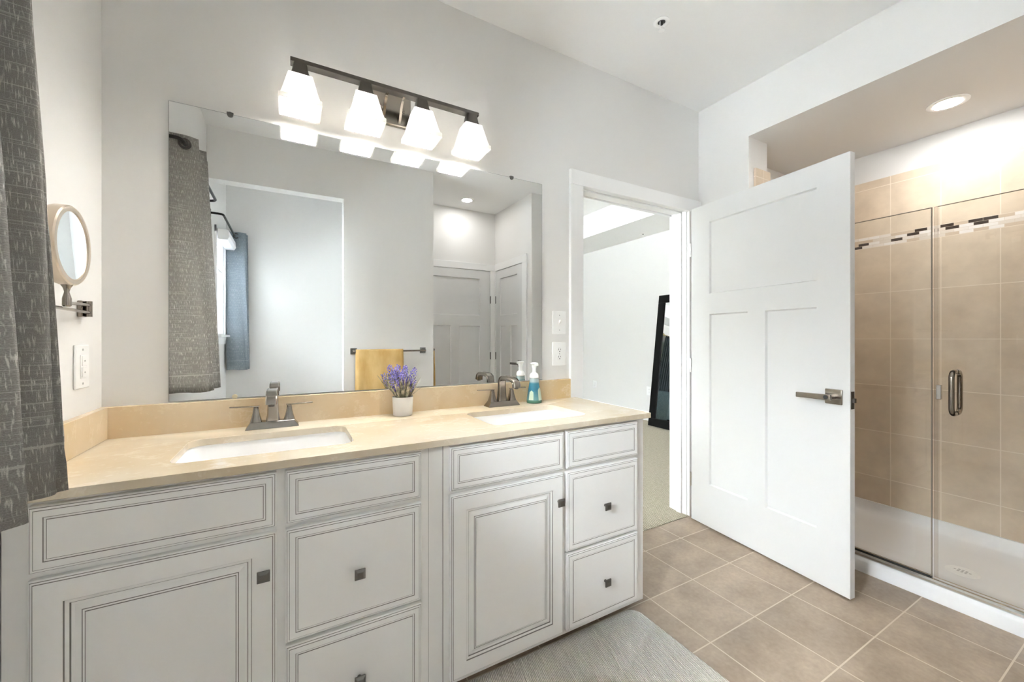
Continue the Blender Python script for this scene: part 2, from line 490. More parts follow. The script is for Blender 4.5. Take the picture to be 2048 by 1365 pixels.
m = MB(); m.box((-0.68, -1.2, -0.1), (3.6, 1.745, 0))
struct(m, 'floor', M['floor_tile'], 'beige square floor tiles with pale grout in the bathroom', 'floor')
m = MB(); m.box((-2.4, 1.745, -0.1), (4.7, 7.7, 0.004))
tag(m.build('floor_bedroom', M['carpet']), 'beige looped carpet of the bedroom beyond the doorway', 'carpet', kind='structure')
m = MB(); m.box((-0.68, -1.2, ZC), (XR + 0.2, 1.88, ZC + 0.1))
struct(m, 'ceiling', M['ceiling'], 'plain pale ceiling above the vanity', 'ceiling')

m = MB()   # north wall with the bedroom doorway
m.box((-2.4, YN, 0), (DX0 - 0.018, 1.88, 3.1)); m.box((DX1 + 0.018, YN, 0), (4.7, 1.88, 3.1)); m.box((DX0 - 0.018, YN, DZ + 0.018), (DX1 + 0.018, 1.88, 3.1))
struct(m, 'wall_north', M['wall'], 'pale grey wall behind the vanity mirror', 'wall')
m = MB()   # west wall with two windows
x0, x1 = -0.68, XL
m.box((x0, -1.2, 0), (x1, YN, W1[2])); m.box((x0, -1.2, W1[3]), (x1, YN, ZC + 0.1))
m.box((x0, W1[1], W1[2]), (x1, YN, W1[3])); m.box((x0, W2[1], W1[2]), (x1, W1[0], W1[3])); m.box((x0, -1.2, W1[2]), (x1, W2[0], W1[3]))
struct(m, 'wall_west', M['wall'], 'pale wall on the left with the magnifying mirror', 'wall')
m = MB()   # south wall: header over alcove, pier with towel bar, strip beside shower
m.box((XL, YS - 0.107, 2.355), (0.391, YS, ZC)); m.box((0.391, YS - 0.107, 0), (0.62, YS, ZC)); m.box((0.62, -1.2, 0), (NX0, YS, ZC))
m.box((NX1, -1.2, 0), (XR + 0.2, YS, ZC))
struct(m, 'wall_south', M['wall'], 'grey wall with the towel bar opposite the vanity', 'wall')
m = MB(); m.box((XL, -1.2, 0), (0.62, -1.085, ZC)); m.box((XL, -1.085, ZC - 0.01), (0.62, YS - 0.107, ZC))
struct(m, 'wall_alcove', M['wall'], 'grey back wall and soffit of the alcove beside the second window', 'wall')
m = MB(); m.box((NX0, -1.2, 0), (NX1, NY, ZC))
struct(m, 'wall_nook', M['wall'], 'back wall of the door nook under its downlight', 'wall')
m = MB()   # east wall with the shower opening
m.box((XR, 1.42, 0), (XR + 0.2, YN, ZC)); m.box((XR, YS, 0), (XR + 0.2, 0.10, ZC)); m.box((XR, 0.10, ZS), (XR + 0.2, 1.42, ZC))
struct(m, 'wall_east', M['wall'], 'pale wall and header framing the shower opening', 'wall')
m = MB(); m.box((XR + 0.2, 0.0, ZS), (XB + 0.15, 1.70, ZS + 0.1))
struct(m, 'ceiling_shower', M['wall'], 'lower grey ceiling inside the shower', 'ceiling')
m = MB(); m.box((XB + 0.012, 0.0, 0), (XB + 0.15, 1.70, ZS)); m.box((XR + 0.2, 1.62, 0), (XB + 0.15, YN, ZS)); m.box((XR + 0.2, 0.0, 0), (XB + 0.15, 0.06, ZS))
struct(m, 'wall_shower', M['wall'], 'painted wall strip above the shower tiles', 'wall')
m = MB(); m.box((XB, 0.06, 0.04), (XB + 0.012, 1.62, 2.239)); m.box((XR + 0.2, 1.608, 0.04), (XB, 1.62, 2.239)); m.box((XR + 0.2, 0.06, 0.04), (XB, 0.072, 2.239))
m.box((XR + 0.055, 1.409, 0.0), (XR + 0.22, 1.42, 2.239)); m.box((XR + 0.2, 1.42, 0.0), (XR + 0.22, 1.608, 2.239)); m.box((XR + 0.055, 0.10, 0.0), (XR + 0.22, 0.111, 2.239))
struct(m, 'wall_shower_tile', M['shower_tile'], 'tan shower wall tiles with a brown and white mosaic band', 'tiled wall')

# bedroom shell
m = MB(); m.box((BX, 1.88, 0), (BX + 0.15, 7.7, 3.1))
struct(m, 'wall_bedroom_east', M['wall'], 'pale bedroom wall behind the leaning black mirror', 'wall')
m = MB(); m.box((-2.4, BY, 0), (-1.5, BY + 0.15, 3.1)); m.box((-0.3, BY, 0), (4.5, BY + 0.15, 3.1)); m.box((-1.5, BY, 0), (-0.3, BY + 0.15, 0.75)); m.box((-1.5, BY, 2.1), (-0.3, BY + 0.15, 3.1))
struct(m, 'wall_bedroom_north', M['wall'], 'far bedroom wall with the window seen in the leaning mirror', 'wall')
m = MB(); m.box((-2.4, 1.88, 0), (-2.25, 2.2, 3.1)); m.box((-2.4, 3.3, 0), (-2.25, 7.5, 3.1)); m.box((-2.4, 2.2, 0), (-2.25, 3.3, 0.7)); m.box((-2.4, 2.2, 2.2), (-2.25, 3.3, 3.1))  # unseen window opening added to let sky light into the bedroom
struct(m, 'wall_bedroom_west', M['wall'], 'west bedroom wall across from the leaning mirror', 'wall')
TX, TZ = 3.78, 2.95
m = MB(); m.box((-2.4, 1.88, TZ), (4.6, 7.7, 3.1)); m.box((TX, 1.88, BZ), (BX, BY, TZ)); m.box((-2.3, 1.88, BZ), (TX, 2.3, TZ)); m.box((-2.3, 6.9, BZ), (TX, BY, TZ)); m.box((-2.25, 2.3, BZ), (-1.5, 6.9, TZ))
struct(m, 'ceiling_bedroom', M['ceiling'], 'tray ceiling of the bedroom seen through the doorway', 'ceiling')
m = MB()
m.loft([[(TX, y, 2.862), (TX - 0.012, y, 2.862), (TX - 0.02, y, 2.885), (TX - 0.06, y, 2.925), (TX - 0.075, y, TZ), (TX, y, TZ)] for y in (2.3, 6.9)])
struct(m, 'trim_crown', M['trim'], 'white crown moulding inside the bedroom tray ceiling', 'moulding')
m = MB(); m.box((BX - 0.014, 1.9, 0.004), (BX, BY, 0.13))
struct(m, 'baseboard_bedroom', M['trim'], 'white baseboard along the bedroom wall', 'baseboard', bevel=0.004)

# door casings and jambs
m = MB()
m.box((1.338, 1.74, 0), (DX0 - 0.005, YN, 2.035)); m.box((DX1 + 0.005, 1.74, 0), (2.41, YN, 2.035)); m.box((1.338, 1.738, 2.035), (XR - 0.001, YN, 2.117))
m.box((DX0 - 0.018, YN, 0), (DX0, 1.88, DZ)); m.box((DX1, YN, 0), (DX1 + 0.018, 1.88, DZ)); m.box((DX0 - 0.018, YN, DZ), (DX1 + 0.018, 1.88, DZ + 0.018))
m.box((DX0, 1.795, 0), (DX0 + 0.011, 1.835, DZ)); m.box((DX1 - 0.011, 1.795, 0), (DX1, 1.835, DZ)); m.box((DX0, 1.795, DZ - 0.011), (DX1, 1.835, DZ))
m.box((1.36, 1.88, 0), (DX0 - 0.005, 1.9, 2.035)); m.box((DX1 + 0.005, 1.88, 0), (2.39, 1.9, 2.035)); m.box((1.36, 1.88, 2.035), (2.39, 1.9, 2.117))
struct(m, 'trim_1', M['trim'], 'flat white casing around the bedroom doorway', 'door trim', bevel=0.002)
m = MB()
m.box((2.165, NY, 0), (2.236, NY + 0.018, 2.02)); m.box((1.17, NY, 0), (1.237, NY + 0.018, 2.02)); m.box((1.17, NY, 2.02), (2.236, NY + 0.018, 2.10))
struct(m, 'trim_2', M['trim'], 'white casing around the nook door in the mirror', 'door trim', bevel=0.002)
m = MB()
m.box((NX1 - 0.018, -0.926, 0), (NX1, -0.903, 2.02)); m.box((NX1 - 0.018, -0.262, 0), (NX1, -0.172, 2.02)); m.box((NX1 - 0.018, -0.926, 2.02), (NX1, -0.172, 2.104))
struct(m, 'trim_3', M['trim'], 'white casing around the narrow nook door in the mirror', 'door trim', bevel=0.002)

# doors ------------------------------------------------------------
def door_leaf(name, W, H, T, label):
    """hinge at local origin, leaf along +X, visible face at y=0, thickness to +y"""
    b = MB(); s0, mid = 0.138 * min(1, W / 0.8), 0.102
    rec = 0.011
    zs = (0.262, 1.326, 1.453, 1.904)
    xm0, xm1 = W / 2 - mid / 2, W / 2 + mid / 2
    b.box((0, 0, 0), (s0, T, H)); b.box((W - s0, 0, 0), (W, T, H))
    for z0, z1 in ((0, zs[0]), (zs[1], zs[2]), (zs[3], H)): b.box((s0, 0, z0), (W - s0, T, z1))
    b.box((xm0, 0, zs[0]), (xm1, T, zs[1]))
    def panel(x0, x1, z0, z1):
        e = 0.006
        for y, yi in ((0, rec), (T, T - rec)):
            o_ = [(x0, y, z0), (x1, y, z0), (x1, y, z1), (x0, y, z1)]
            i_ = [(x0 + e, yi, z0 + e), (x1 - e, yi, z0 + e), (x1 - e, yi, z1 - e), (x0 + e, yi, z1 - e)]
            b.loft([o_, i_], capstart=False, capend=True)
    panel(s0, W - s0, zs[2], zs[3]); panel(s0, xm0, zs[0], zs[1]); panel(xm1, W - s0, zs[0], zs[1])
    bmesh.ops.remove_doubles(b.bm, verts=b.bm.verts, dist=1e-5)
    return tag(b.build(name, M['doorpaint']), label, 'door', kind='structure')

def lever(parent, s, z, direction, sign, mat, key=True):
    """square rose and lever on face sign*y"""
    r = MB().box((s - 0.035, 0, z - 0.035), (s + 0.035, sign * 0.009, z + 0.035)).build('door_handle', mat, parent, local=True, bevel=0.003)
    l = MB()
    l.tube([(s, sign * 0.009, z), (s, sign * 0.045, z)], 0.012, 16)
    y0, y1 = sign * 0.038, sign * 0.058
    n = 8; loops = []
    for k in range(n + 1):
        t = k / n; x = s + direction * (-0.012 + 0.152 * t)
        h = 0.013 - 0.001 * t; zc = z - 0.004 * t
        yb = sign * 0.012 * (t ** 2)
        loops.append([(x, y0 - yb * 0, zc - h), (x, y1 - sign * 0.006 * t, zc - h), (x, y1 - sign * 0.006 * t, zc + h), (x, y0, zc + h)])
    l.loft(loops)
    l.build('lever', mat, r, local=True, bevel=0.002, smooth=True)
    if key:
        MB().lathe((s + direction * 0.005, y1, z), [(0.0095, 0), (0.0095, sign * 0.0012), (0.004, sign * 0.0016)], 16, axis='y').build('lock_button', M['slot'], r, local=True, smooth=True)
    return r
def hinge(parent, z, y=0.0, mat='chrome'):
    b = MB(); b.tube([(-0.006, y, z - 0.045), (-0.006, y, z + 0.045)], 0.0055, 10); b.box((-0.012, y - 0.001, z - 0.044), (0.002, y + 0.003, z + 0.044))
    return b.build('hinge', M[mat], parent, local=True)

d1 = door_leaf('door_1', 0.885, 2.018, 0.035, 'open white three-panel door in front of the shower')
d1.location = (2.292, 1.703, 0.012); d1.rotation_euler = (0, 0, math.atan2(-0.88, -0.093))
lever(d1, 0.822, 0.905, -1, -1, M['nickel'])
lever(d1, 0.822, 0.905, -1, 1, M['nickel'], False).location = (0, 0.035, 0)
b = MB(); b.box((0.885, 0.006, 0.855), (0.8865, 0.029, 0.935)); b.box((0.885, 0.011, 0.885), (0.897, 0.024, 0.905)); b.build('latch_plate', M['nickel_dark'], d1, local=True)
for z in (1.752, 1.0, 0.256): hinge(d1, z)
d2 = door_leaf('door_2', 0.92, 2.0, 0.035, 'closed white three-panel door at the back of the nook')
d2.location = (2.162, NY + 0.014, 0.012); d2.rotation_euler = (0, 0, PI)
for z in (1.65, 0.96): hinge(d2, z, -0.003, 'pewter')
d3 = door_leaf('door_3', 0.632, 2.0, 0.035, 'closed narrow white door on the right side of the nook')
d3.location = (NX1 - 0.013, -0.898, 0.012); d3.rotation_euler = (0, 0, PI / 2)
# leaf along +y, visible face must look to -x: thickness goes to -x for +y rotation, so flip
d3.scale = (1, -1, 1)
for z in (1.65, 0.96): hinge(d3, z, -0.003, 'pewter')
lever(d3, 0.585, 0.895, -1, -1, M['pewter'], False)
# ------------------------------------------------------------------ windows
def window(name, W, label, sillout=0.045):
    y0, y1, z0, z1 = W
    r = thing(name, (XL, (y0 + y1) / 2, z0), label, 'window', kind='structure')
    b = MB(); x = XL
    b.box((x - 0.15, y0, z0), (x, y0 + 0.02, z1)); b.box((x - 0.15, y1 - 0.02, z0), (x, y1, z1)); b.box((x - 0.15, y0, z1 - 0.02), (x, y1, z1)); b.box((x - 0.15, y0, z0), (x, y1, z0 + 0.01))
    b.box((x - 0.12, y0 + 0.02, z0), (x - 0.08, y0 + 0.06, z1)); b.box((x - 0.12, y1 - 0.06, z0), (x - 0.08, y1 - 0.02, z1))
    b.box((x - 0.12, y0 + 0.02, z1 - 0.06), (x - 0.08, y1 - 0.02, z1 - 0.02)); b.box((x - 0.12, y0 + 0.02, z0), (x - 0.08, y1 - 0.02, z0 + 0.05))
    b.box((x - 0.115, y0 + 0.02, (z0 + z1) / 2 - 0.02), (x - 0.085, y1 - 0.02, (z0 + z1) / 2 + 0.02))
    b.box((x, y0 - 0.05, z0), (x + 0.014, y0, z1 + 0.05)); b.box((x, y1, z0), (x + 0.014, y1 + 0.04, z1 + 0.05)); b.box((x, y0 - 0.05, z1), (x + 0.014, y1 + 0.04, z1 + 0.05))
    b.build('window_frame', M['sill'], r, bevel=0.002)
    b = MB(); b.box((x - 0.1, y0 - 0.06, z0 - 0.022), (x + sillout, y1 + 0.03, z0)); b.box((x, y0 - 0.05, z0 - 0.085), (x + min(0.016, sillout), y1 + 0.03, z0 - 0.022))
    b.build('window_sill', M['sill'], r, bevel=0.003)
    b = MB(); b.box((x - 0.102, y0 + 0.05, z0 + 0.04), (x - 0.098, y1 - 0.05, z1 - 0.05)); b.build('window_pane', M['glass'], r)
    return r
window('window_1', W1, 'white window behind the grey curtain left of the vanity', 0.018)
window('window_2', W2, 'bright white window in the alcove beside the blue curtain')
def blind(W, label, out, ins):
    y0, y1, z0, z1 = W; y0 += ins; y1 -= ins
    r = thing('window_blind', (XL, (y0 + y1) / 2, z1), label, 'blind', 'white blinds in the two west windows')
    b = MB(); pr = [(0.0, 0.03), (0.06, 0.03), (0.075, 0.02), (0.08, -0.03), (0.066, -0.055), (0.0, -0.055)]
    b.loft([[(XL + out + p, y, z1 + q - (0.055 if ins else 0)) for p, q in pr] for y in (y0, y1)])
    b.build('valance', M['blind'], r, bevel=0.003)
    for k in range(7):
        z = z1 - 0.075 - 0.026 * k - (0.05 if ins else 0)
        MB().loft([[(XL - 0.055, y, z + 0.009), (XL - 0.03, y, z + 0.003), (XL - 0.005, y, z - 0.009), (XL - 0.005, y, z - 0.011), (XL - 0.055, y, z + 0.007)] for y in (y0 + 0.022, y1 - 0.022)]).build('slat', M['blind'], r)
    box('bottom_rail', (XL - 0.055, y0 + 0.025, z1 - 0.285), (XL - 0.005, y1 - 0.025, z1 - 0.268), M['blind'], r, 0.003)
blind(W1, 'white slatted blind with valance behind the grey curtain', -0.078, 0.022)
blind(W2, 'white slatted blind with valance above the alcove window', 0.015, 0.0)

# ------------------------------------------------------------------ curtains and rods
def rod(y0, y1, z, label):
    x = -0.45
    r = thing('curtain_rod', (XL, (y0 + y1) / 2, z), label, 'curtain rod', 'black wrap-around curtain rods')
    pts = [(XL, y1, z), (x - 0.035, y1, z)]
    for k in range(1, 6): a = PI / 2 * k / 6; pts.append((x - 0.035 + 0.035 * math.sin(a), y1 - 0.035 + 0.035 * math.cos(a), z))
    pts += [(x, y1 - 0.035, z), (x, y0 + 0.05, z)]
    for k in range(1, 6): a = PI / 2 * k / 6; pts.append((x - 0.05 + 0.05 * math.cos(a), y0 + 0.05 - 0.05 * math.sin(a), z))
    pts += [(x - 0.05, y0, z), (XL, y0, z)]
    MB().tube(pts, 0.0085, 12).build('pole', M['black_metal'], r, smooth=True, angle=60)
    for y in (y0, y1): MB().box((XL, y - 0.014, z - 0.03), (XL + 0.005, y + 0.014, z + 0.03)).build('wall_bracket', M['black_metal'], r, bevel=0.002)
rod(0.076, 1.084, 2.142, 'black curtain rod carrying the grey curtain near the mirror')
rod(-1.062, -0.235, 2.14, 'black curtain rod carrying the blue curtain in the alcove')

def curtain(plan, z0, z1, mat, label, grommets, xshift, name='curtain', flare=1.0):
    P = [p for p in catmull([(a, b, 0) for a, b in plan], 9)]
    r = thing(name, (sum(p.x for p in P) / len(P), sum(p.y for p in P) / len(P), z0), label, 'curtain')
    L = [0]
    for a, b in zip(P, P[1:]): L.append(L[-1] + (b - a).length)
    cx = sum(p.x for p in P) / len(P); cy = sum(p.y for p in P) / len(P)
    rows, uvs = [], []
    n = 26
    for i in range(n + 1):
        t = i / n; z = z0 + (z1 - z0) * t
        fl = 1.0 + (flare - 1.0) * (1 - t) ** 1.5
        row = []
        for j, p in enumerate(P):
            wob = 0.006 * math.sin(j * 0.9 + t * 5) * (1 - t)
            x = cx + (p.x - cx) * fl + xshift * t + wob; y = p.y + (p.y - cy) * 0.0 + 0.004 * math.sin(j * 0.5 + t * 7)
            zz = z + (0.003 * math.sin(j * 0.35) if i == 0 else 0) 
            row.append((max(x, XL + 0.012), y, zz))
        rows.append(row); uvs.append([(l, (z1 - z0) * t) for l in L])
    MB().sheet(rows, uvs).build('fabric', mat, r, smooth=True, angle=80, solid=0.003)
    for gx, gy, gz, nx, ny in grommets:
        g = MB(); d = Vector((nx, ny, 0)).normalized(); a = Vector((-d.y, d.x, 0)); c = Vector((gx, gy, gz))
        ring = []
        for k in range(20):
            an = 2 * PI * k / 20; e = a * math.cos(an) + Vector((0, 0, 1)) * math.sin(an)
            ring.append([c + e * 0.017 - d * 0.004, c + e * 0.026 - d * 0.004, c + e * 0.026 + d * 0.004, c + e * 0.017 + d * 0.004])
        ring.append(ring[0]); g.loft(ring, cap=False)
        g.build('grommet', M['nickel_dark'], r, smooth=True)
    return r
curtain([(-0.512, 1.026), (-0.44, 1.020), (-0.362, 1.000), (-0.352, 0.985), (-0.43, 0.955), (-0.50, 0.92), (-0.50, 0.905), (-0.42, 0.875), (-0.346, 0.85), (-0.346, 0.832),
         (-0.43, 0.80), (-0.50, 0.77), (-0.50, 0.755), (-0.42, 0.73), (-0.36, 0.71), (-0.36, 0.69), (-0.43, 0.66), (-0.49, 0.64)],
        0.919, 2.188, M['curtain'], 'grey linen grommet curtain hanging beside the left end of the vanity',
        [(-0.452, 1.0235, 2.142, 0.08, 1)], -0.058)
curtain([(-0.513, -0.972), (-0.44, -0.972), (-0.366, -0.975), (-0.352, -0.985), (-0.40, -1.005), (-0.48, -1.02), (-0.50, -1.03), (-0.44, -1.045), (-0.36, -1.052), (-0.345, -1.06)],
        0.894, 2.175, M['curtain_blue'], 'blue-grey grommet curtain in the alcove by the second window',
        [(-0.44, -0.974, 2.14, 0.0, 1)], -0.012)

# ------------------------------------------------------------------ vanity
YF = 1.22     # faces of doors and drawers
YB = 1.24     # face frame
def front_mesh(x0, x1, z0, z1, raised=False):
    """routed front with dark glazed grooves: loops of (inset, recess); mi=1 on groove rings"""
    b = MB()
    if raised:
        prof = [(0, .020, 0), (0, .006, 0), (.003, .003, 1), (.0042, .002, 0), (.0075, .001, 1), (.009, 0, 0), (.054, 0, 1), (.0556, .003, 0), (.0625, .0045, 1), (.0645, .007, 0),
                (.070, .007, 0), (.082, .003, 1), (.0838, .0025, 0), (.0872, .002, 1), (.0888, .0008, 0), (.0888, .0008, 0)]
    else:
        prof = [(0, .020, 0), (0, .006, 0), (.003, .003, 1), (.0042, .002, 0), (.0085, .001, 1), (.0097, 0, 0), (.0235, 0, 1), (.025, .0012, 0), (.0285, .0012, 1), (.030, 0, 0), (.030, 0, 0)]
    rows = []
    for ins, rec, mi in prof:
        y = YF + rec
        rows.append([b.bm.verts.new(p) for p in ((x0 + ins, y, z0 + ins), (x1 - ins, y, z0 + ins), (x1 - ins, y, z1 - ins), (x0 + ins, y, z1 - ins))])
    for k in range(len(prof) - 2):
        a, c = rows[k], rows[k + 1]
        for i in range(4):
            j = (i + 1) % 4
            b.bm.faces.new((a[i], a[j], c[j], c[i])).material_index = prof[k][2]
    b.bm.faces.new(rows[-2]).material_index = 0
    b.bm.faces.new(list(reversed(rows[0]))).material_index = 0
    for v in rows[-1]: b.bm.verts.remove(v)
    return b
def knob(parent, x, z):
    b = MB()
    b.tube([(x, YF, z), (x, YF - 0.016, z)], 0.006, 10)
    h, i = 0.0145, 0.008
    sq = lambda r, y: [(x - r, y, z - r), (x + r, y, z - r), (x + r, y, z + r), (x - r, y, z + r)]
    b.loft([sq(h - 0.002, YF - 0.015), sq(h, YF - 0.017), sq(h, YF - 0.021), sq(i, YF - 0.026)])
    return b.build('knob', M['pewter'], parent, bevel=0.0008)
def front(name, parent, x0, x1, z0, z1, raised=False, kn=None, label=None):
    o = front_mesh(x0, x1, z0, z1, raised).build(name, [M['cab'], M['glaze']], parent)
    if label: o['label'] = label
    if kn: knob(o, *kn)
    return o
def cabinet(x0, x1, doorx, drawx, label):
    r = thing('vanity_cabinet', ((x0 + x1) / 2, 1.48, 0), label, 'cabinet')
    b = MB()
    # open-topped carcass: sides, bottom, back and face frame
    yb_ = YB + 0.0181; b.box((x0, yb_, 0.05), (x0 + 0.018, 1.757, 0.842)); b.box((x1 - 0.018, yb_, 0.05), (x1, 1.757, 0.842)); b.box((x0 + 0.0181, yb_, 0.05), (x1 - 0.0181, 1.757, 0.068)); b.box((x0 + 0.0181, 1.747, 0.0681), (x1 - 0.0181, 1.757, 0.842))
    b.box((x0, YB, 0.05), (x1, YB + 0.018, 0.842))
    b.build('cabinet_body', M['cab'], r)
    box('toe_kick', (x0 + 0.005, 1.30, 0.0), (x1 - 0.04, 1.316, 0.05), M['toe'], r)
    front('false_drawer_front', r, doorx[0], doorx[1], 0.689, 0.832)
    front('cabinet_door', r, doorx[0], doorx[1], 0.068, 0.675, True, (doorx[1] - 0.028, 0.576))
    front('drawer', r, drawx[0], drawx[1], 0.689, 0.832)
    xc = (drawx[0] + drawx[1]) / 2
    front('drawer', r, drawx[0], drawx[1], 0.370, 0.675, False, (xc, 0.515))
    front('drawer', r, drawx[0], drawx[1], 0.070, 0.361, False, (xc, 0.210))
    return r
cabinet(-0.525, 0.385, (-0.482, -0.032), (-0.011, 0.359), 'white glazed vanity cabinet under the left sink beside the curtain')
cabinet(0.435, 1.345, (0.454, 0.908), (0.922, 1.297), 'white glazed vanity cabinet under the right sink beside the doorway')
t = thing('filler_panel', (0.41, YB, 0.05), 'narrow white filler panel between the two vanity cabinets', 'filler panel')
b = MB(); b.box((0.386, YB + 0.003, 0.05), (0.434, YB + 0.021, 0.842)); b.build('panel', M['cab'], t)
b = MB(); b.box((0.3845, YB + 0.001, 0.05), (0.3865, YB + 0.004, 0.842)); b.box((0.4335, YB + 0.001, 0.05), (0.4355, YB + 0.004, 0.842)); b.build('seam', M['glaze'], t)

SINKS = (-0.05, 0.882)
t = thing('countertop', (0.42, 1.48, 0.843), 'cream quartz double-sink countertop with backsplash', 'countertop')
b = MB(); hw = 0.226
b.prism([(XL + 0.001, 1.214), (1.366, 1.214), (1.366, 1.739), (XL + 0.001, 1.739)], 0.843, 0.865,
        [rrect(s - hw, s + hw, 1.315, 1.598, 0.04) for s in SINKS])
b.build('worktop', M['quartz'], t, bevel=0.0025)
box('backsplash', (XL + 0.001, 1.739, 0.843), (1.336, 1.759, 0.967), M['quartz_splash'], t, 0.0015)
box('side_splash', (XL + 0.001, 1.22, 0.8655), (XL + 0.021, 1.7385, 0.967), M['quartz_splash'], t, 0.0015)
for s, lb in zip(SINKS, ('white rectangular undermount basin in front of the left faucet', 'white rectangular undermount basin in front of the right faucet, by the soap')):
    t = thing('sink', (s, 1.456, 0.72), lb, 'sink', 'undermount basins')
    b = MB(); Y0, Y1 = 1.315, 1.598
    L = [rrect(s - hw - 0.012, s + hw + 0.012, Y0 - 0.012, Y1 + 0.012, 0.05, 6, 0.8428), rrect(s - hw - 0.004, s + hw + 0.004, Y0 - 0.004, Y1 + 0.004, 0.043, 6, 0.8428),
         rrect(s - hw + 0.004, s + hw - 0.004, Y0 + 0.004, Y1 - 0.004, 0.04, 6, 0.825), rrect(s - hw + 0.012, s + hw - 0.012, Y0 + 0.012, Y1 - 0.012, 0.045, 6, 0.765),
         rrect(s - hw + 0.03, s + hw - 0.03, Y0 + 0.03, Y1 - 0.03, 0.05, 6, 0.738), rrect(s - hw + 0.06, s + hw - 0.06, Y0 + 0.06, Y1 - 0.06, 0.05, 6, 0.728), rrect(s - 0.03, s + 0.03, 1.43, 1.49, 0.028, 6, 0.722)]
    L2 = [rrect(s - 0.03, s + 0.03, 1.43, 1.49, 0.028, 6, 0.714), rrect(s - hw + 0.02, s + hw - 0.02, Y0 + 0.02, Y1 - 0.02, 0.05, 6, 0.724), rrect(s - hw - 0.006, s + hw + 0.006, Y0 - 0.006, Y1 + 0.006, 0.05, 6, 0.77),
          rrect(s - hw - 0.012, s + hw + 0.012, Y0 - 0.012, Y1 + 0.012, 0.05, 6, 0.835)]
    b.loft(L + L2, cap=False)
    b.build('basin', M['porcelain'], t, smooth=True, angle=50)
    MB().lathe((s, 1.46, 0.722), [(0.024, -0.004), (0.024, 0.003), (0.019, 0.004), (0.017, 0.001), (0.004, 0.001)], 20).build('drain', M['nickel'], t, smooth=True)

def faucet(x):
    t = thing('faucet', (x, 1.69, 0.865), 'x', 'faucet', 'brushed nickel centerset faucets')
    sq = lambda cx, cy, wx, wy, z: [(cx - wx, cy - wy, z), (cx + wx, cy - wy, z), (cx + wx, cy + wy, z), (cx - wx, cy + wy, z)]
    z0 = 0.8652
    b = MB(); b.loft([sq(x, 1.69, 0.083, 0.030, z0), sq(x, 1.69, 0.082, 0.029, z0 + 0.004), sq(x, 1.69, 0.070, 0.022, z0 + 0.021), sq(x, 1.69, 0.069, 0.021, z0 + 0.024)])
    b.build('base_plate', M['nickel'], t, bevel=0.0012)
    # spout: square section swept up and over the basin
    path = [(1.693, z0 + 0.023, 0.0215, 0.017), (1.693, z0 + 0.045, 0.0185, 0.0155), (1.693, z0 + 0.085, 0.0165, 0.014), (1.692, z0 + 0.112, 0.0162, 0.0135), (1.686, z0 + 0.126, 0.0162, 0.0125), (1.672, z0 + 0.134, 0.0162, 0.0105),
            (1.64, z0 + 0.1365, 0.0162, 0.0098), (1.60, z0 + 0.136, 0.0162, 0.0095), (1.572, z0 + 0.133, 0.0162, 0.0098), (1.557, z0 + 0.124, 0.0165, 0.0108), (1.552, z0 + 0.111, 0.0168, 0.0118), (1.551, z0 + 0.101, 0.0170, 0.012)]
    loops = []
    for i, (y, z, wx, th) in enumerate(path):
        a, c = path[max(i - 1, 0)], path[min(i + 1, len(path) - 1)]
        d = Vector((0, c[0] - a[0], c[1] - a[1])).normalized(); n = Vector((0, -d.z, d.y))
        p = Vector((x, y, z)); e = Vector((wx, 0, 0)); cr = 0.22
        pts = []
        for sx, sn in ((-1, -1), (1, -1), (1, 1), (-1, 1)):
            for kx, kn in (((1 - cr), 1), (1, (1 - cr))) if sx * sn > 0 else ((1, (1 - cr)), ((1 - cr), 1)):
                pts.append(p + e * sx * kx + n * th * sn * kn)
        loops.append(pts)
    b = MB(); b.loft(loops); sp = b.build('spout', M['nickel'], t, smooth=True, angle=28)
    MB().lathe((x, 1.551, z0 + 0.095), [(0.0085, 0), (0.0095, 0.002), (0.0095, 0.008)], 16).build('aerator', M['nickel_dark'], sp, smooth=True)
    for s in (-1, 1):
        hx = x + s * 0.052
        prof = [(0.0185, 0.023), (0.0165, 0.030), (0.0125, 0.045), (0.0098, 0.058), (0.0088, 0.068), (0.0075, 0.0745), (0.0055, 0.077)]
        b = MB(); b.loft([rrect(hx - r, hx + r, 1.69 - r, 1.69 + r, r * 0.28, 2, z0 + h) for r, h in prof])
        hb = b.build('handle_body', M['nickel'], t, smooth=True, angle=35)
        b = MB(); a0, a1 = hx - s * 0.010, hx + s * 0.078
        b.loft([[(a, 1.69 - wd, z0 + zz), (a, 1.69 + wd, z0 + zz), (a, 1.69 + wd, z0 + zz + 0.004), (a, 1.69 - wd, z0 + zz + 0.004)] for a, wd, zz in ((a0, 0.0075, 0.0765), ((a0 + a1) / 2, 0.0068, 0.0775), (a1, 0.0058, 0.079))])
        b.build('lever', M['nickel'], hb, bevel=0.001)
    return t
f1 = faucet(SINKS[0] - 0.005)
f2 = copy_tree(f1); f2.location.x = SINKS[1] + 0.005
f1['label'] = 'brushed nickel faucet behind the left sink'
f2['label'] = 'brushed nickel faucet behind the right sink, next to the soap bottle'

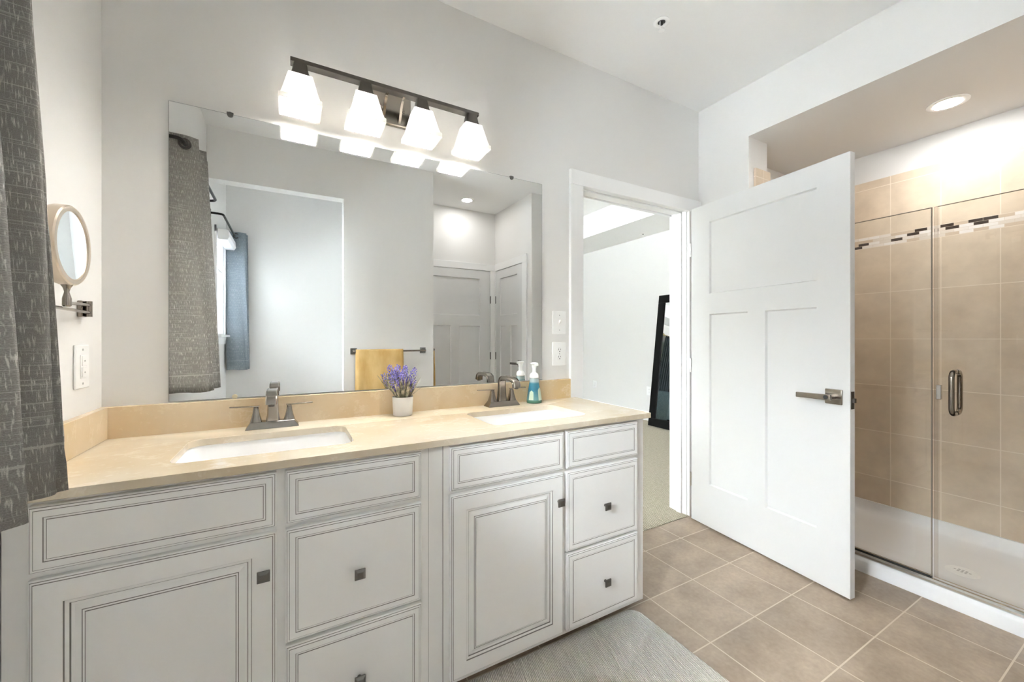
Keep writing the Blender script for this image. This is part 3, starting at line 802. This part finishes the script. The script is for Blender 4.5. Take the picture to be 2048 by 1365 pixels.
# ------------------------------------------------------------------ vanity mirror
t = thing('vanity_mirror', (0.4, 1.758, 0.969), 'large frameless rectangular mirror above the vanity backsplash', 'mirror')
MX0, MX1, MZ0, MZ1 = -0.361, 1.157, 0.972, 1.998
b = MB(); b.box((MX0, 1.7535, MZ0), (MX1, 1.7555, MZ1)); b.build('mirror_glass', M['mirror'], t)
b = MB(); b.box((MX0 - 0.0012, 1.7537, MZ0 - 0.001), (MX1 + 0.0012, 1.7595, MZ1 + 0.0012)); b.build('mirror_backing', M['mirror_edge'], t)
for x in (-0.19, 0.975):
    b = MB(); b.box((x - 0.010, 1.7505, MZ1 + 0.0015), (x + 0.010, 1.7595, MZ1 + 0.007)); b.lathe((x, 1.7535, MZ1 - 0.001), [(0.0095, -0.003), (0.0095, 0.0)], 18, axis='y')
    b.build('mirror_clip', M['pewter'], t)
b = MB(); b.lathe((-0.176, 1.7535, MZ0 + 0.004), [(0.0085, -0.003), (0.0085, 0.0)], 18, axis='y'); b.build('mirror_clip', M['clip_plastic'], t)

# ------------------------------------------------------------------ vanity light
t = thing('vanity_light', (0.37, 1.758, 2.17), 'four-shade nickel vanity light bar above the mirror', 'vanity light')
b = MB(); b.box((0.292, 1.738, 2.102), (0.462, 1.759, 2.24)); bp = b.build('backplate', M['nickel'], t, bevel=0.005)
for x, z in ((0.30 + 0.035, 2.17), (0.43, 2.17)): MB().lathe((x, 1.738, z), [(0.006, 0), (0.005, -0.004), (0.002, -0.006)], 10, axis='y').build('screw_cap', M['nickel'], bp, smooth=True)
for x in (0.345, 0.412):
    pth = catmull([(x, 1.742, 2.115), (x, 1.728, 2.13), (x, 1.705, 2.165), (x, 1.68, 2.184), (x, 1.655, 2.188)], 6)
    loops = []
    for i, p in enumerate(pth):
        d = (pth[min(i + 1, len(pth) - 1)] - pth[max(i - 1, 0)]).normalized(); n = Vector((0, -d.z, d.y))
        loops.append([p + Vector((-0.005, 0, 0)) - n * 0.003, p + Vector((0.005, 0, 0)) - n * 0.003, p + Vector((0.005, 0, 0)) + n * 0.003, p + Vector((-0.005, 0, 0)) + n * 0.003])
    b = MB(); b.loft(loops); b.build('arm', M['nickel'], t, smooth=True, angle=40)
box('crossbar', (0.0, 1.632, 2.186), (0.74, 1.668, 2.201), M['nickel_dark'], t, 0.001)
SY = 1.648
for cx in (0.032, 0.257, 0.482, 0.707):
    sq = lambda r, z, c=0.2: rrect(cx - r, cx + r, SY - r, SY + r, r * c, 3, z)
    b = MB(); b.loft([sq(0.020, 2.1862), sq(0.022, 2.180), sq(0.027, 2.150), sq(0.031, 2.140), sq(0.031, 2.134)]); cup = b.build('socket_cup', M['nickel_dark'], t, smooth=True, angle=30)
    b = MB()
    outer = [sq(0.034, 2.137, 0.15), sq(0.039, 2.134, 0.12), sq(0.045, 2.11, 0.1), sq(0.0575, 2.06, 0.08), sq(0.0635, 2.041, 0.08), sq(0.0685, 2.038, 0.08), sq(0.0685, 2.022, 0.08)]
    inner = [sq(0.0635, 2.022, 0.08), sq(0.0625, 2.036, 0.08), sq(0.0575, 2.043, 0.08), sq(0.0525, 2.06, 0.08), sq(0.040, 2.11, 0.1), sq(0.034, 2.130, 0.12)]
    b.loft(outer + inner, cap=False)
    b.build('glass_shade', M['shade'], t, smooth=True, angle=30)
    MB().lathe((cx, SY, 2.046), [(0.004, 0), (0.018, 0.004), (0.027, 0.014), (0.030, 0.028), (0.027, 0.042), (0.018, 0.056), (0.014, 0.068), (0.014, 0.088)], 18).build('bulb', M['bulb'], t, smooth=True)

# ------------------------------------------------------------------ plant
px, py, pz = 0.4135, 1.686, 0.8652
t = thing('potted_lavender', (px, py, pz), 'small lavender plant in a white cylindrical pot between the faucets', 'plant')
MB().lathe((px, py, pz), [(0.036, 0), (0.039, 0.002), (0.0425, 0.078), (0.0395, 0.078), (0.0385, 0.068)], 36, cap=True).build('pot', M['pot'], t, smooth=True, angle=40)
MB().lathe((px, py, pz + 0.0685), [(0.0385, 0), (0.03, 0.002), (0.001, 0.004)], 20).build('soil', M['soil'], t, smooth=True)
rnd = random.Random(11)
def blade(b, base, tip, wd, bend):
    base, tip = Vector(base), Vector(tip); d = tip - base; side = d.cross(Vector((0, 0, 1))).normalized()
    if side.length < 0.1: side = Vector((1, 0, 0))
    out = Vector((d.x, d.y, 0)); out = out.normalized() if out.length > 1e-4 else Vector((0, -1, 0))
    rows = []
    for k in range(6):
        s = k / 5; p = base + d * s + out * bend * (s * s - s * 0.4); ww = wd * math.sin(PI * (0.15 + 0.85 * s)) ** 0.8 if s < 1 else 0.0003
        rows.append([p - side * ww, p + Vector((0, 0, -ww * 0.25)), p + side * ww])
    b.sheet(rows)
for k in range(46):
    a = rnd.uniform(0, 2 * PI); r0 = rnd.uniform(0.004, 0.03); lean = rnd.uniform(0.012, 0.052); hgt = rnd.uniform(0.045, 0.105)
    b = MB(); blade(b, (px + r0 * math.cos(a), py + r0 * math.sin(a), pz + 0.068), (px + (r0 + lean) * math.cos(a), min(py + (r0 + lean) * math.sin(a), 1.735), pz + 0.07 + hgt), rnd.uniform(0.003, 0.0062), 0.012)
    b.build('leaf', M['leaf'], t, solid=0.0006)
spikes = [(-0.052, -0.01, 0.165, 0.062), (-0.026, 0.006, 0.205, 0.08), (-0.008, -0.014, 0.175, 0.075), (0.012, 0.01, 0.205, 0.085), (0.052, -0.004, 0.198, 0.075), (0.036, 0.012, 0.165, 0.06), (-0.038, -0.02, 0.15, 0.06), (0.004, 0.02, 0.16, 0.07), (0.046, -0.02, 0.15, 0.055), (-0.016, 0.02, 0.18, 0.07)]
for dx, dy, top, ln in spikes:
    b = MB(); base = Vector((px + dx * 0.2, py + dy * 0.2, pz + 0.068)); tip = Vector((px + dx, py + dy, pz + top)); d = (tip - base)
    b.tube([base, base + d * 0.5 + Vector((0, 0, 0.006)), tip], [0.0014, 0.0012, 0.0006], 5)
    st = b.build('flower_stem', M['leaf'], t)
    b = MB(); L = d.length; d.normalize(); a1 = d.orthogonal().normalized(); a2 = d.cross(a1)
    nb = int(ln / 0.0019)
    for k in range(nb):
        s = k / nb; ang = k * 2.4; rr = 0.0135 * (math.sin(PI * (0.12 + 0.80 * s)) ** 0.7) * rnd.uniform(0.7, 1.1)
        c = tip - d * ln * (1 - s) + (a1 * math.cos(ang) + a2 * math.sin(ang)) * rr
        b.sphere(c, rnd.uniform(0.0027, 0.0043), 6, 4)
    b.build('blossom', M['flower'], st, smooth=True)

# ------------------------------------------------------------------ soap bottle
bx_, by_, bz_ = 1.066, 1.686, 0.8652
t = thing('soap_bottle', (bx_, by_, bz_), 'teal foaming soap bottle with a white pump right of the right faucet', 'soap bottle')
MB().lathe((bx_, by_, bz_), [(0.034, 0), (0.0385, 0.003), (0.0385, 0.012), (0.036, 0.03), (0.030, 0.065), (0.0245, 0.10), (0.0225, 0.122), (0.0215, 0.126)], 32).build('bottle', M['soap'], t, smooth=True)
def wrap(a0, a1, z0, z1, rr):
    b = MB(); rows = []
    for z in [z0 + (z1 - z0) * k / 6 for k in range(7)]:
        s = (z - z0) / (z1 - z0); e = (1 - max(0, (s - 0.75) / 0.25) ** 2) ** 0.5 if s > 0.75 else 1
        rows.append([(bx_ + rr(z) * math.cos(a), by_ + rr(z) * math.sin(a), bz_ + z) for a in [((a0 + a1) / 2 + (k / 8 - 0.5) * (a1 - a0) * max(e, 0.15)) for k in range(9)]])
    return b.sheet(rows)
rr = lambda z: 0.0388 - (z - 0.012) * 0.156 + 0.0004
wrap(math.radians(-86), math.radians(-30), 0.016, 0.078, rr).build('front_label', M['label'], t, smooth=True)
wrap(math.radians(-165), math.radians(-128), 0.018, 0.064, rr).build('back_label', M['label'], t, smooth=True)
b = MB(); b.lathe((bx_, by_, bz_ + 0.126), [(0.0225, 0), (0.0225, 0.003), (0.0215, 0.014), (0.017, 0.021), (0.010, 0.026), (0.009, 0.045), (0.012, 0.056), (0.012, 0.064), (0.020, 0.070), (0.020, 0.073), (0.010, 0.0755)], 28)
b.build('pump', M['white_plastic'], t, smooth=True, angle=50)
b = MB(); b.lathe((bx_, by_, bz_ + 0.124), [(0.0228, 0), (0.0228, 0.0022)], 28); b.build('pump_collar', M['glass_edge'], t, smooth=True)
b = MB(); b.box((bx_ - 0.007, by_ - 0.030, bz_ + 0.186), (bx_ + 0.007, by_ - 0.004, bz_ + 0.197)); b.build('pump_nozzle', M['white_plastic'], t, bevel=0.002)

# ------------------------------------------------------------------ switches and outlets
def plate_y(name, x, z, y, sign, label, cat, kind):
    """cover plate on a wall normal to y; sign=-1 faces -y"""
    t = thing(name, (x, y, z), label, cat)
    b = MB(); b.box((x - 0.0445, y, z - 0.063), (x + 0.0445, y + sign * 0.006, z + 0.063)); b.build('cover_plate', M['white_plastic'], t, bevel=0.003)
    f = y + sign * 0.006
    for dz in (0.040, -0.040) if kind == 'switch' else (0.0,):
        MB().lathe((x, f, z + dz), [(0.0035, 0), (0.003, sign * 0.001)], 10, axis='y').build('screw', M['ivory_slot'], t)
    if kind == 'switch':
        b = MB(); b.box((x - 0.006, f, z - 0.0125), (x + 0.006, f + sign * 0.0015, z + 0.0125)); b.build('switch_surround', M['white_plastic'], t)
        b = MB(); b.loft([[(x - 0.0045, f, z - 0.007), (x + 0.0045, f, z - 0.007), (x + 0.0045, f, z + 0.009), (x - 0.0045, f, z + 0.009)], [(x - 0.0035, f + sign * 0.014, z + 0.008), (x + 0.0035, f + sign * 0.014, z + 0.008), (x + 0.0035, f + sign * 0.012, z + 0.016), (x - 0.0035, f + sign * 0.012, z + 0.016)]])
        b.build('toggle', M['white_plastic'], t)
    else:
        for dz in (0.0195, -0.0195):
            MB().lathe((x, f, z + dz), [(0.0165, 0), (0.0155, sign * 0.0015)], 20, axis='y').build('socket', M['white_plastic'], t, smooth=True)
            b = MB(); g = f + sign * 0.0017
            b.box((x - 0.008, g, z + dz + 0.000), (x - 0.0058, g + sign * 0.0004, z + dz + 0.009)); b.box((x + 0.0058, g, z + dz + 0.001), (x + 0.008, g + sign * 0.0004, z + dz + 0.008)); b.lathe((x, g, z + dz - 0.007), [(0.0028, 0), (0.0028, sign * 0.0004)], 10, axis='y')
            b.build('socket_slot', M['slot'], t)
    return t
plate_y('light_switch', 1.271, 1.272, YN, -1, 'white toggle light switch right of the mirror, above the outlet', 'light switch', 'switch')
plate_y('power_outlet', 1.271, 1.104, YN, -1, 'white duplex outlet right of the mirror, below the switch', 'outlet', 'outlet')
def plate_x(name, y, z, x, sign, label, cat, kind):
    t = thing(name, (x, y, z), label, cat)
    b = MB(); b.box((x, y - 0.0445, z - 0.063), (x + sign * 0.006, y + 0.0445, z + 0.063)); b.build('cover_plate', M['white_plastic'], t, bevel=0.003)
    f = x + sign * 0.006
    if kind == 'switch':
        box('rocker_frame', (f, y - 0.0175, z - 0.034), (f + sign * 0.002, y + 0.0175, z + 0.034), M['white_plastic'], t, 0.0008)
        for dz in (0.0165, -0.0165):
            rk = box('rocker', (f + sign * 0.002, y - 0.014, z + dz - 0.014), (f + sign * 0.0045, y + 0.014, z + dz + 0.014), M['white_plastic'], t, 0.0008)
            box('indicator', (f + sign * 0.0045, y - 0.003, z + dz - 0.002), (f + sign * 0.005, y + 0.003, z + dz + 0.002), M['ivory_slot'], rk)
        for dz in (0.049, -0.049): MB().lathe((f, y, z + dz), [(0.0035, 0), (0.003, sign * 0.001)], 10, axis='x').build('screw', M['ivory_slot'], t)
    else:
        for dz in (0.0195, -0.0195):
            MB().lathe((f, y, z + dz), [(0.0165, 0), (0.0155, sign * 0.0015)], 16, axis='x').build('socket', M['white_plastic'], t, smooth=True)
            g = f + sign * 0.0017; b = MB(); b.box((g, y - 0.008, z + dz), (g + sign * 0.0004, y - 0.0058, z + dz + 0.009)); b.box((g, y + 0.0058, z + dz), (g + sign * 0.0004, y + 0.008, z + dz + 0.008)); b.build('socket_slot', M['slot'], t)
    return t
plate_x('light_switch', 1.610, 1.106, XL, 1, 'white double rocker switch on the left wall below the magnifying mirror', 'light switch', 'switch')
plate_x('power_outlet', 5.19, 0.41, BX, -1, 'white outlet on the bedroom wall, the farther one from the leaning mirror', 'outlet', 'outlet')
plate_x('power_outlet', 4.03, 0.43, BX, -1, 'white outlet on the bedroom wall right beside the leaning mirror', 'outlet', 'outlet')

# ------------------------------------------------------------------ magnifying mirror on the left wall
t = thing('magnifying_mirror', (XL, 1.605, 1.27), 'round champagne magnifying mirror on a folding wall arm beside the curtain', 'mirror')
box('wall_plate', (XL, 1.588, 1.249), (XL + 0.012, 1.622, 1.296), M['nickel'], t, 0.003)
b = MB(); b.tube([(XL + 0.020, 1.604, 1.250), (XL + 0.020, 1.604, 1.295)], 0.008, 14); b.build('pivot', M['nickel'], t, smooth=True)
mx, my, mz = -0.467, 1.385, 1.416
b = MB(); b.tube([(XL + 0.022, 1.60, 1.284), (mx - 0.012, my, 1.275)], 0.0042, 10); b.tube([(XL + 0.022, 1.60, 1.262), (mx - 0.012, 1.30, 1.262)], 0.0042, 10); b.build('arm', M['nickel'], t, smooth=True)
b = MB(); b.lathe((mx - 0.012, my, 1.266), [(0.006, 0), (0.0085, 0.002), (0.0085, 0.020), (0.007, 0.026), (0.0045, 0.036), (0.007, 0.046), (0.013, 0.056)], 16); b.build('stem', M['nickel'], t, smooth=True)
R = 0.0975
b = MB(); b.lathe((mx, my, mz), [(0.01, -0.042), (R * 0.75, -0.040), (R * 0.95, -0.033), (R, -0.022), (R, -0.002), (R - 0.003, 0.001), (R - 0.014, 0.001), (R - 0.016, -0.003)], 48, axis='x', cap=True)
b.build('rim', M['champagne'], t, smooth=True, angle=40)
b = MB(); b.lathe((mx, my, mz), [(R - 0.015, -0.0015), (R * 0.6, -0.0024), (R * 0.3, -0.0029), (0.001, -0.003)], 48, axis='x', cap=False); b.build('mirror_glass', M['mirror'], t, smooth=True)

# ------------------------------------------------------------------ towels
def towel_bar(name, p0, p1, wall_n, label, over=0.0):
    p0, p1, n = Vector(p0), Vector(p1), Vector(wall_n); ax = (p1 - p0).normalized()
    t = thing(name, tuple((p0 + p1) / 2 - n * 0.06), label, 'towel bar', 'nickel towel bars')
    b = MB(); b.tube([p0 - ax * 0.012, p1 + ax * (0.012 + over)], 0.008, 12); b.build('bar', M['nickel'], t, smooth=True)
    for p in (p0, p1):
        c = p - n * 0.06; e = Vector((abs(ax.x), abs(ax.y), 0)) * 0.026 + Vector((0, 0, 0.026)); b = MB()
        b.box(c - e, c + e + n * 0.01); e2 = Vector((abs(ax.x), abs(ax.y), 0)) * 0.011 + Vector((0, 0, 0.011)); b.box(c - e2, p + e2 + n * 0.006)
        b.build('post', M['pewter'], t, bevel=0.002)
    return t
towel_bar('towel_bar', (0.468, YS + 0.06, 1.078), (1.062, YS + 0.06, 1.078), (0, 1, 0), 'nickel towel bar on the grey wall opposite the vanity')
towel_bar('towel_bar', (NX0 + 0.06, -0.262, 1.078), (NX0 + 0.06, -0.70, 1.078), (1, 0, 0), 'nickel towel bar around the corner, its end just showing')
def towel(axis, a0, a1, c, zt, front_bottom, back_bottom, label):
    b = MB(); rows = []; n = 14
    prof = [(-0.013, back_bottom)] + [(-0.012, zt - 0.05)] + [(0.0125 * math.cos(PI - PI * k / 8), zt + 0.0125 * math.sin(PI * k / 8)) for k in range(9)] + [(0.014, zt - 0.05), (0.018, zt - 0.2), (0.022, front_bottom)]
    for q, z in prof:
        row = []
        for k in range(n + 1):
            s = a0 + (a1 - a0) * k / n; dep = max(0, zt - z)
            spread = (s - (a0 + a1) / 2) * dep * 0.08
            wv = 0.006 * math.sin(k * 1.35) * min(1, dep * 4)
            row.append((s + spread, c + q + (wv if q > 0 else wv * 0.4), z) if axis == 'x' else (c + q + (wv if q > 0 else wv * 0.4), s + spread, z))
        rows.append(row)
    b.sheet(rows)
    o = b.build('towel', M['towel'], None, smooth=True, angle=70, solid=0.006, loc=((a0 + a1) / 2, c, zt) if axis == 'x' else (c, (a0 + a1) / 2, zt))
    return tag(o, label, 'towel', 'mustard towels')
towel('x', 0.478, 0.868, YS + 0.06, 1.0786, 0.52, 0.55, 'mustard yellow towel over the bar opposite the vanity')
towel('y', -0.63, -0.285, NX0 + 0.06, 1.0786, 0.52, 0.55, 'mustard yellow towel edge showing past the wall corner')

# ------------------------------------------------------------------ shower
t = thing('shower_pan', (2.96, 0.8, 0), 'white acrylic shower pan with a raised threshold', 'shower pan')
ya, yb = 0.113, 1.407
b = MB()
prof = [(2.535, 0.0), (2.535, 0.055), (2.540, 0.064), (2.550, 0.067), (2.625, 0.067), (2.64, 0.06), (2.67, 0.034), (2.80, 0.030), (2.91, 0.028), (3.20, 0.032), (3.33, 0.036), (3.362, 0.045), (3.378, 0.07), (3.380, 0.10), (3.393, 0.10), (3.393, 0.0)]
b.loft([[(x, y, z) for x, z in prof] for y in (ya, yb)])
b.box((2.668, yb, 0.0), (3.393, 1.606, 0.036)); b.build('basin', M['acrylic'], t, smooth=True, angle=50)
dx_, dy_, dz_ = 2.912, 0.637, 0.0285
b = MB(); b.lathe((dx_, dy_, dz_), [(0.060, 0), (0.057, 0.002), (0.052, 0.0025), (0.002, 0.003)], 36); dr = b.build('drain', M['white_plastic'], t, smooth=True)
b = MB()
for i in range(-2, 3):
    for j in (-1, 0, 1):
        if abs(i) == 2 and j: continue
        b.lathe((dx_ + j * 0.013, dy_ + i * 0.013, dz_ + 0.003), [(0.0048, 0), (0.0048, 0.0004)], 10)
b.build('drain_holes', M['ivory_slot'], dr)
t = thing('shower_track', (2.578, 0.76, 0.067), 'chrome bottom track on the shower threshold', 'track')
b = MB(); b.loft([[(2.556, y, 0.0672), (2.556, y, 0.080), (2.562, y, 0.088), (2.572, y, 0.089), (2.572, y, 0.0672)] for y in (0.115, 1.404)]); b.build('rail', M['chrome'], t, smooth=True, angle=30)
box('gasket', (2.5725, 0.66, 0.0672), (2.5905, 1.404, 0.094), M['black_rubber'], t)
GX = 2.578
t = thing('glass_screen', (GX, 1.03, 0.094), 'fixed clear glass shower panel beside the open door', 'glass panel')
b = MB(); b.box((GX, 0.662, 0.0942), (GX + 0.008, 1.402, 1.79)); b.build('glass_pane', M['glass'], t)
b = MB(); b.box((GX - 0.0003, 0.6605, 1.7885), (GX + 0.0083, 1.402, 1.7912)); b.box((GX - 0.0003, 0.6590, 0.0942), (GX + 0.0083, 0.6622, 1.7912)); b.build('polished_edge', M['glass_edge'], t)
t = thing('shower_door', (GX, 0.38, 0.09), 'clear glass shower door with a looped nickel handle', 'glass door')
b = MB(); b.box((GX, 0.128, 0.0942), (GX + 0.008, 0.640, 1.79)); b.build('glass_pane', M['glass'], t)
b = MB(); b.box((GX - 0.0003, 0.128, 1.7885), (GX + 0.0083, 0.640, 1.7908)); b.build('polished_edge', M['glass_edge'], t)
b = MB(); b.box((GX + 0.001, 0.6405, 0.0942), (GX + 0.007, 0.652, 1.79)); b.build('edge_seal', M['seal'], t)
b = MB()
for s in (-1, 1):
    x0 = GX + 0.004 + s * 0.006; x1 = GX + 0.004 + s * 0.056; zt, zb, y = 1.040, 0.853, 0.585
    pts = [(x0, y, zt)]
    for k in range(0, 7): a = PI / 2 * k / 6; pts.append((x1 - s * 0.03 + s * 0.03 * math.sin(a), y, zt - 0.03 + 0.03 * math.cos(a)))
    for k in range(0, 7): a = PI / 2 * k / 6; pts.append((x1 - s * 0.03 + s * 0.03 * math.cos(a), y, zb + 0.03 - 0.03 * math.sin(a)))
    pts.append((x0, y, zb)); b.tube(pts, 0.0095, 14)
b.build('pull_handle', M['nickel'], t, smooth=True, angle=60)
for z0, z1 in ((0.91, 0.975),):
    b = MB(); b.box((GX - 0.006, 0.628, z0), (GX + 0.014, 0.645, z1)); b.build('edge_clip', M['chrome'], t, bevel=0.002)
for z in (0.4, 1.5):
    b = MB(); b.box((GX - 0.012, 0.1115, z - 0.045), (GX + 0.02, 0.15, z + 0.045)); b.build('hinge', M['chrome'], t, bevel=0.003)

def downlight(x, y, z, label, lens='can'):
    t = thing('recessed_light', (x, y, z), label, 'ceiling light', 'round recessed ceiling lights')
    b = MB(); b.lathe((x, y, z), [(0.056, 0.0), (0.056, -0.004), (0.072, -0.006), (0.080, -0.003), (0.080, 0.0)], 40); b.build('trim_ring', M['white_plastic'], t, smooth=True, angle=50)
    b = MB(); b.lathe((x, y, z), [(0.0555, -0.0045), (0.03, -0.0062), (0.001, -0.0068)], 32, cap=False); b.build('lens', M[lens], t, smooth=True)
downlight(3.015, 0.712, ZS, 'round lit recessed light in the shower ceiling')
downlight(1.729, -0.632, ZC, 'round lit recessed light in the nook ceiling, reflected in the mirror', 'can_dim')
def sprinkler(x, y, z, label):
    t = thing('fire_sprinkler', (x, y, z), label, 'sprinkler', 'ceiling fire sprinklers')
    b = MB(); b.lathe((x, y, z), [(0.030, -0.001), (0.038, 0), (0.039, -0.003), (0.030, -0.007), (0.022, -0.006), (0.018, -0.002)], 32, cap=False); b.build('escutcheon', M['white_plastic'], t, smooth=True, angle=60)
    b = MB(); b.lathe((x, y, z), [(0.018, -0.001), (0.001, -0.0012)], 20, cap=False); b.lathe((x, y, z), [(0.008, -0.001), (0.008, -0.012), (0.004, -0.014)], 14); b.build('orifice', M['slot'], t, smooth=True)
    b = MB()
    for s in (-1, 1): b.tube([(x + s * 0.010, y, z - 0.001), (x + s * 0.011, y, z - 0.02), (x + s * 0.004, y, z - 0.034), (x, y, z - 0.038)], 0.0024, 8)
    b.lathe((x, y, z), [(0.003, -0.034), (0.0145, -0.040), (0.0145, -0.042), (0.003, -0.0425)], 20); b.build('deflector', M['white_plastic'], t, smooth=True)
sprinkler(1.588, 1.346, ZC, 'white fire sprinkler head on the bathroom ceiling')
sprinkler(4.341, 4.0, BZ, 'tiny fire sprinkler head on the bedroom ceiling above the doorway view')

# ------------------------------------------------------------------ bath mat
t = MB(); pts = rrect(-0.25, 1.312, 0.50, 1.262, 0.055, 8)
t.prism(pts, 0.0005, 0.013)
tag(t.build('bath_mat', M['mat'], None, bevel=0.005, loc=(0.53, 0.88, 0)), 'long woven taupe bath mat on the tiles in front of the vanity', 'bath mat')

# ------------------------------------------------------------------ bedroom
t = thing('leaning_mirror', (4.27, 3.4, 0.004), 'tall black-framed mirror leaning against the bedroom wall', 'mirror')
y0, y1 = 3.02, 3.83; tilt = math.atan2(0.22, 1.78); Hm = 1.785
def tl(u, v, wq):  # u along y, v up the face, w out of the face (towards -x)
    return (4.262 + v * math.sin(tilt) - wq * math.cos(tilt), u, 0.006 + v * math.cos(tilt) + wq * math.sin(tilt))
def tbox(b, u0, u1, v0, v1, w0, w1):
    p = [tl(*q) for q in ((u0, v0, w0), (u1, v0, w0), (u1, v1, w0), (u0, v1, w0))]; q = [tl(*q) for q in ((u0, v0, w1), (u1, v0, w1), (u1, v1, w1), (u0, v1, w1))]
    b.loft([p, q])
fw = 0.105
b = MB()
for a in ((y0, y1, 0, fw), (y0, y1, Hm - fw, Hm), (y0, y0 + fw, fw, Hm - fw), (y1 - fw, y1, fw, Hm - fw)): tbox(b, *a, -0.012, 0.014)
b.build('frame', M['black_wood'], t, bevel=0.004)
b = MB(); tbox(b, y0 + fw - 0.01, y1 - fw + 0.01, fw - 0.01, Hm - fw + 0.01, -0.008, 0.0); b.build('mirror_glass', M['mirror'], t)
t = thing('bed', (1.1, 6.2, 0), 'bed under a slate blue textured cover, reflected in the leaning mirror', 'bed')
box('bed_base', (0.1, 5.25, 0.004), (2.2, 7.3, 0.30), M['black_wood'], t, 0.02)
def cover():
    b = MB(); pr = []
    for k in range(15):
        s = k / 14; pr.append(s)
    rows, uvs = [], []
    x0, x1, ya_, yb_ = 0.06, 2.24, 5.2, 7.3
    prof = [(x0, 0.12), (x0, 0.55), (x0 + 0.06, 0.63)] + [(x0 + 0.06 + (x1 - x0 - 0.12) * k / 16, 0.65 + 0.012 * math.sin(k * 1.7)) for k in range(17)] + [(x1 - 0.06, 0.63), (x1, 0.55), (x1, 0.12)]
    for k in range(13):
        y = ya_ + (yb_ - ya_) * k / 12; row, ur = [], []; dist = 0
        for i, (x, z) in enumerate(prof):
            if i: dist += math.hypot(x - prof[i - 1][0], z - prof[i - 1][1])
            row.append((x, y, z + 0.008 * math.sin(k * 1.3 + i))); ur.append((dist, y))
        rows.append(row); uvs.append(ur)
    front_r = [(p[0], ya_ - 0.02, min(p[2], 0.14)) for p in rows[0]]
    rows.insert(0, front_r); uvs.insert(0, [(a, b_ - 0.5) for a, b_ in uvs[0]])
    return b.sheet(rows, uvs)
cover().build('bed_cover', M['bedcover'], t, smooth=True, angle=60, solid=0.01)
t = thing('window_3', (-0.9, BY, 0.75), 'bright bedroom window reflected in the leaning mirror', 'window', kind='structure')
b = MB(); b.box((-1.58, BY - 0.015, 0.67), (-1.5, BY, 2.18)); b.box((-0.3, BY - 0.015, 0.67), (-0.22, BY, 2.18)); b.box((-1.5, BY - 0.015, 2.1), (-0.3, BY, 2.18)); b.box((-1.5, BY - 0.03, 0.67), (-0.3, BY, 0.75))
b.box((-0.925, BY + 0.04, 0.75), (-0.875, BY + 0.08, 2.1)); b.box((-1.5, BY + 0.045, 1.42), (-0.3, BY + 0.075, 1.47)); b.build('window_frame', M['sill'], t)
b = MB(); b.box((-1.5, BY + 0.055, 0.75), (-0.3, BY + 0.06, 2.1)); b.build('window_pane', M['glass'], t)
t = thing('curtain_rod', (-0.7, BY - 0.08, 2.36), 'brass curtain rod over the bedroom window in the leaning mirror', 'curtain rod')
b = MB(); b.tube([(-1.95, BY - 0.08, 2.36), (0.12, BY - 0.08, 2.36)], 0.014, 12); b.build('pole', M['wood_edge'], t, smooth=True)
b = MB(); b.sphere((0.15, BY - 0.08, 2.36), 0.035, 14, 10); b.build('finial', M['wood_edge'], t, smooth=True)
b = MB(); b.box((0.05, BY - 0.09, 2.35), (0.07, BY, 2.37)); b.build('wall_bracket', M['wood_edge'], t)
t = thing('curtain', (-0.2, BY - 0.08, 0.02), 'dark slate patterned curtain reflected in the leaning bedroom mirror', 'curtain')
rows, uvs = [], []
for k in range(22):
    s = k / 21; z = 2.36 - 2.33 * s; row, ur = [], []
    for i in range(61):
        q = i / 60; half = 0.20 + 0.09 * s; x = -0.16 + (q - 0.5) * 2 * half
        row.append((x, BY - 0.08 + 0.035 * math.sin(q * 2 * PI * 6), z)); ur.append((q * 1.2, z))
    rows.append(row); uvs.append(ur)
MB().sheet(rows, uvs).build('fabric', M['curtain_slate'], t, smooth=True, angle=80, solid=0.003)
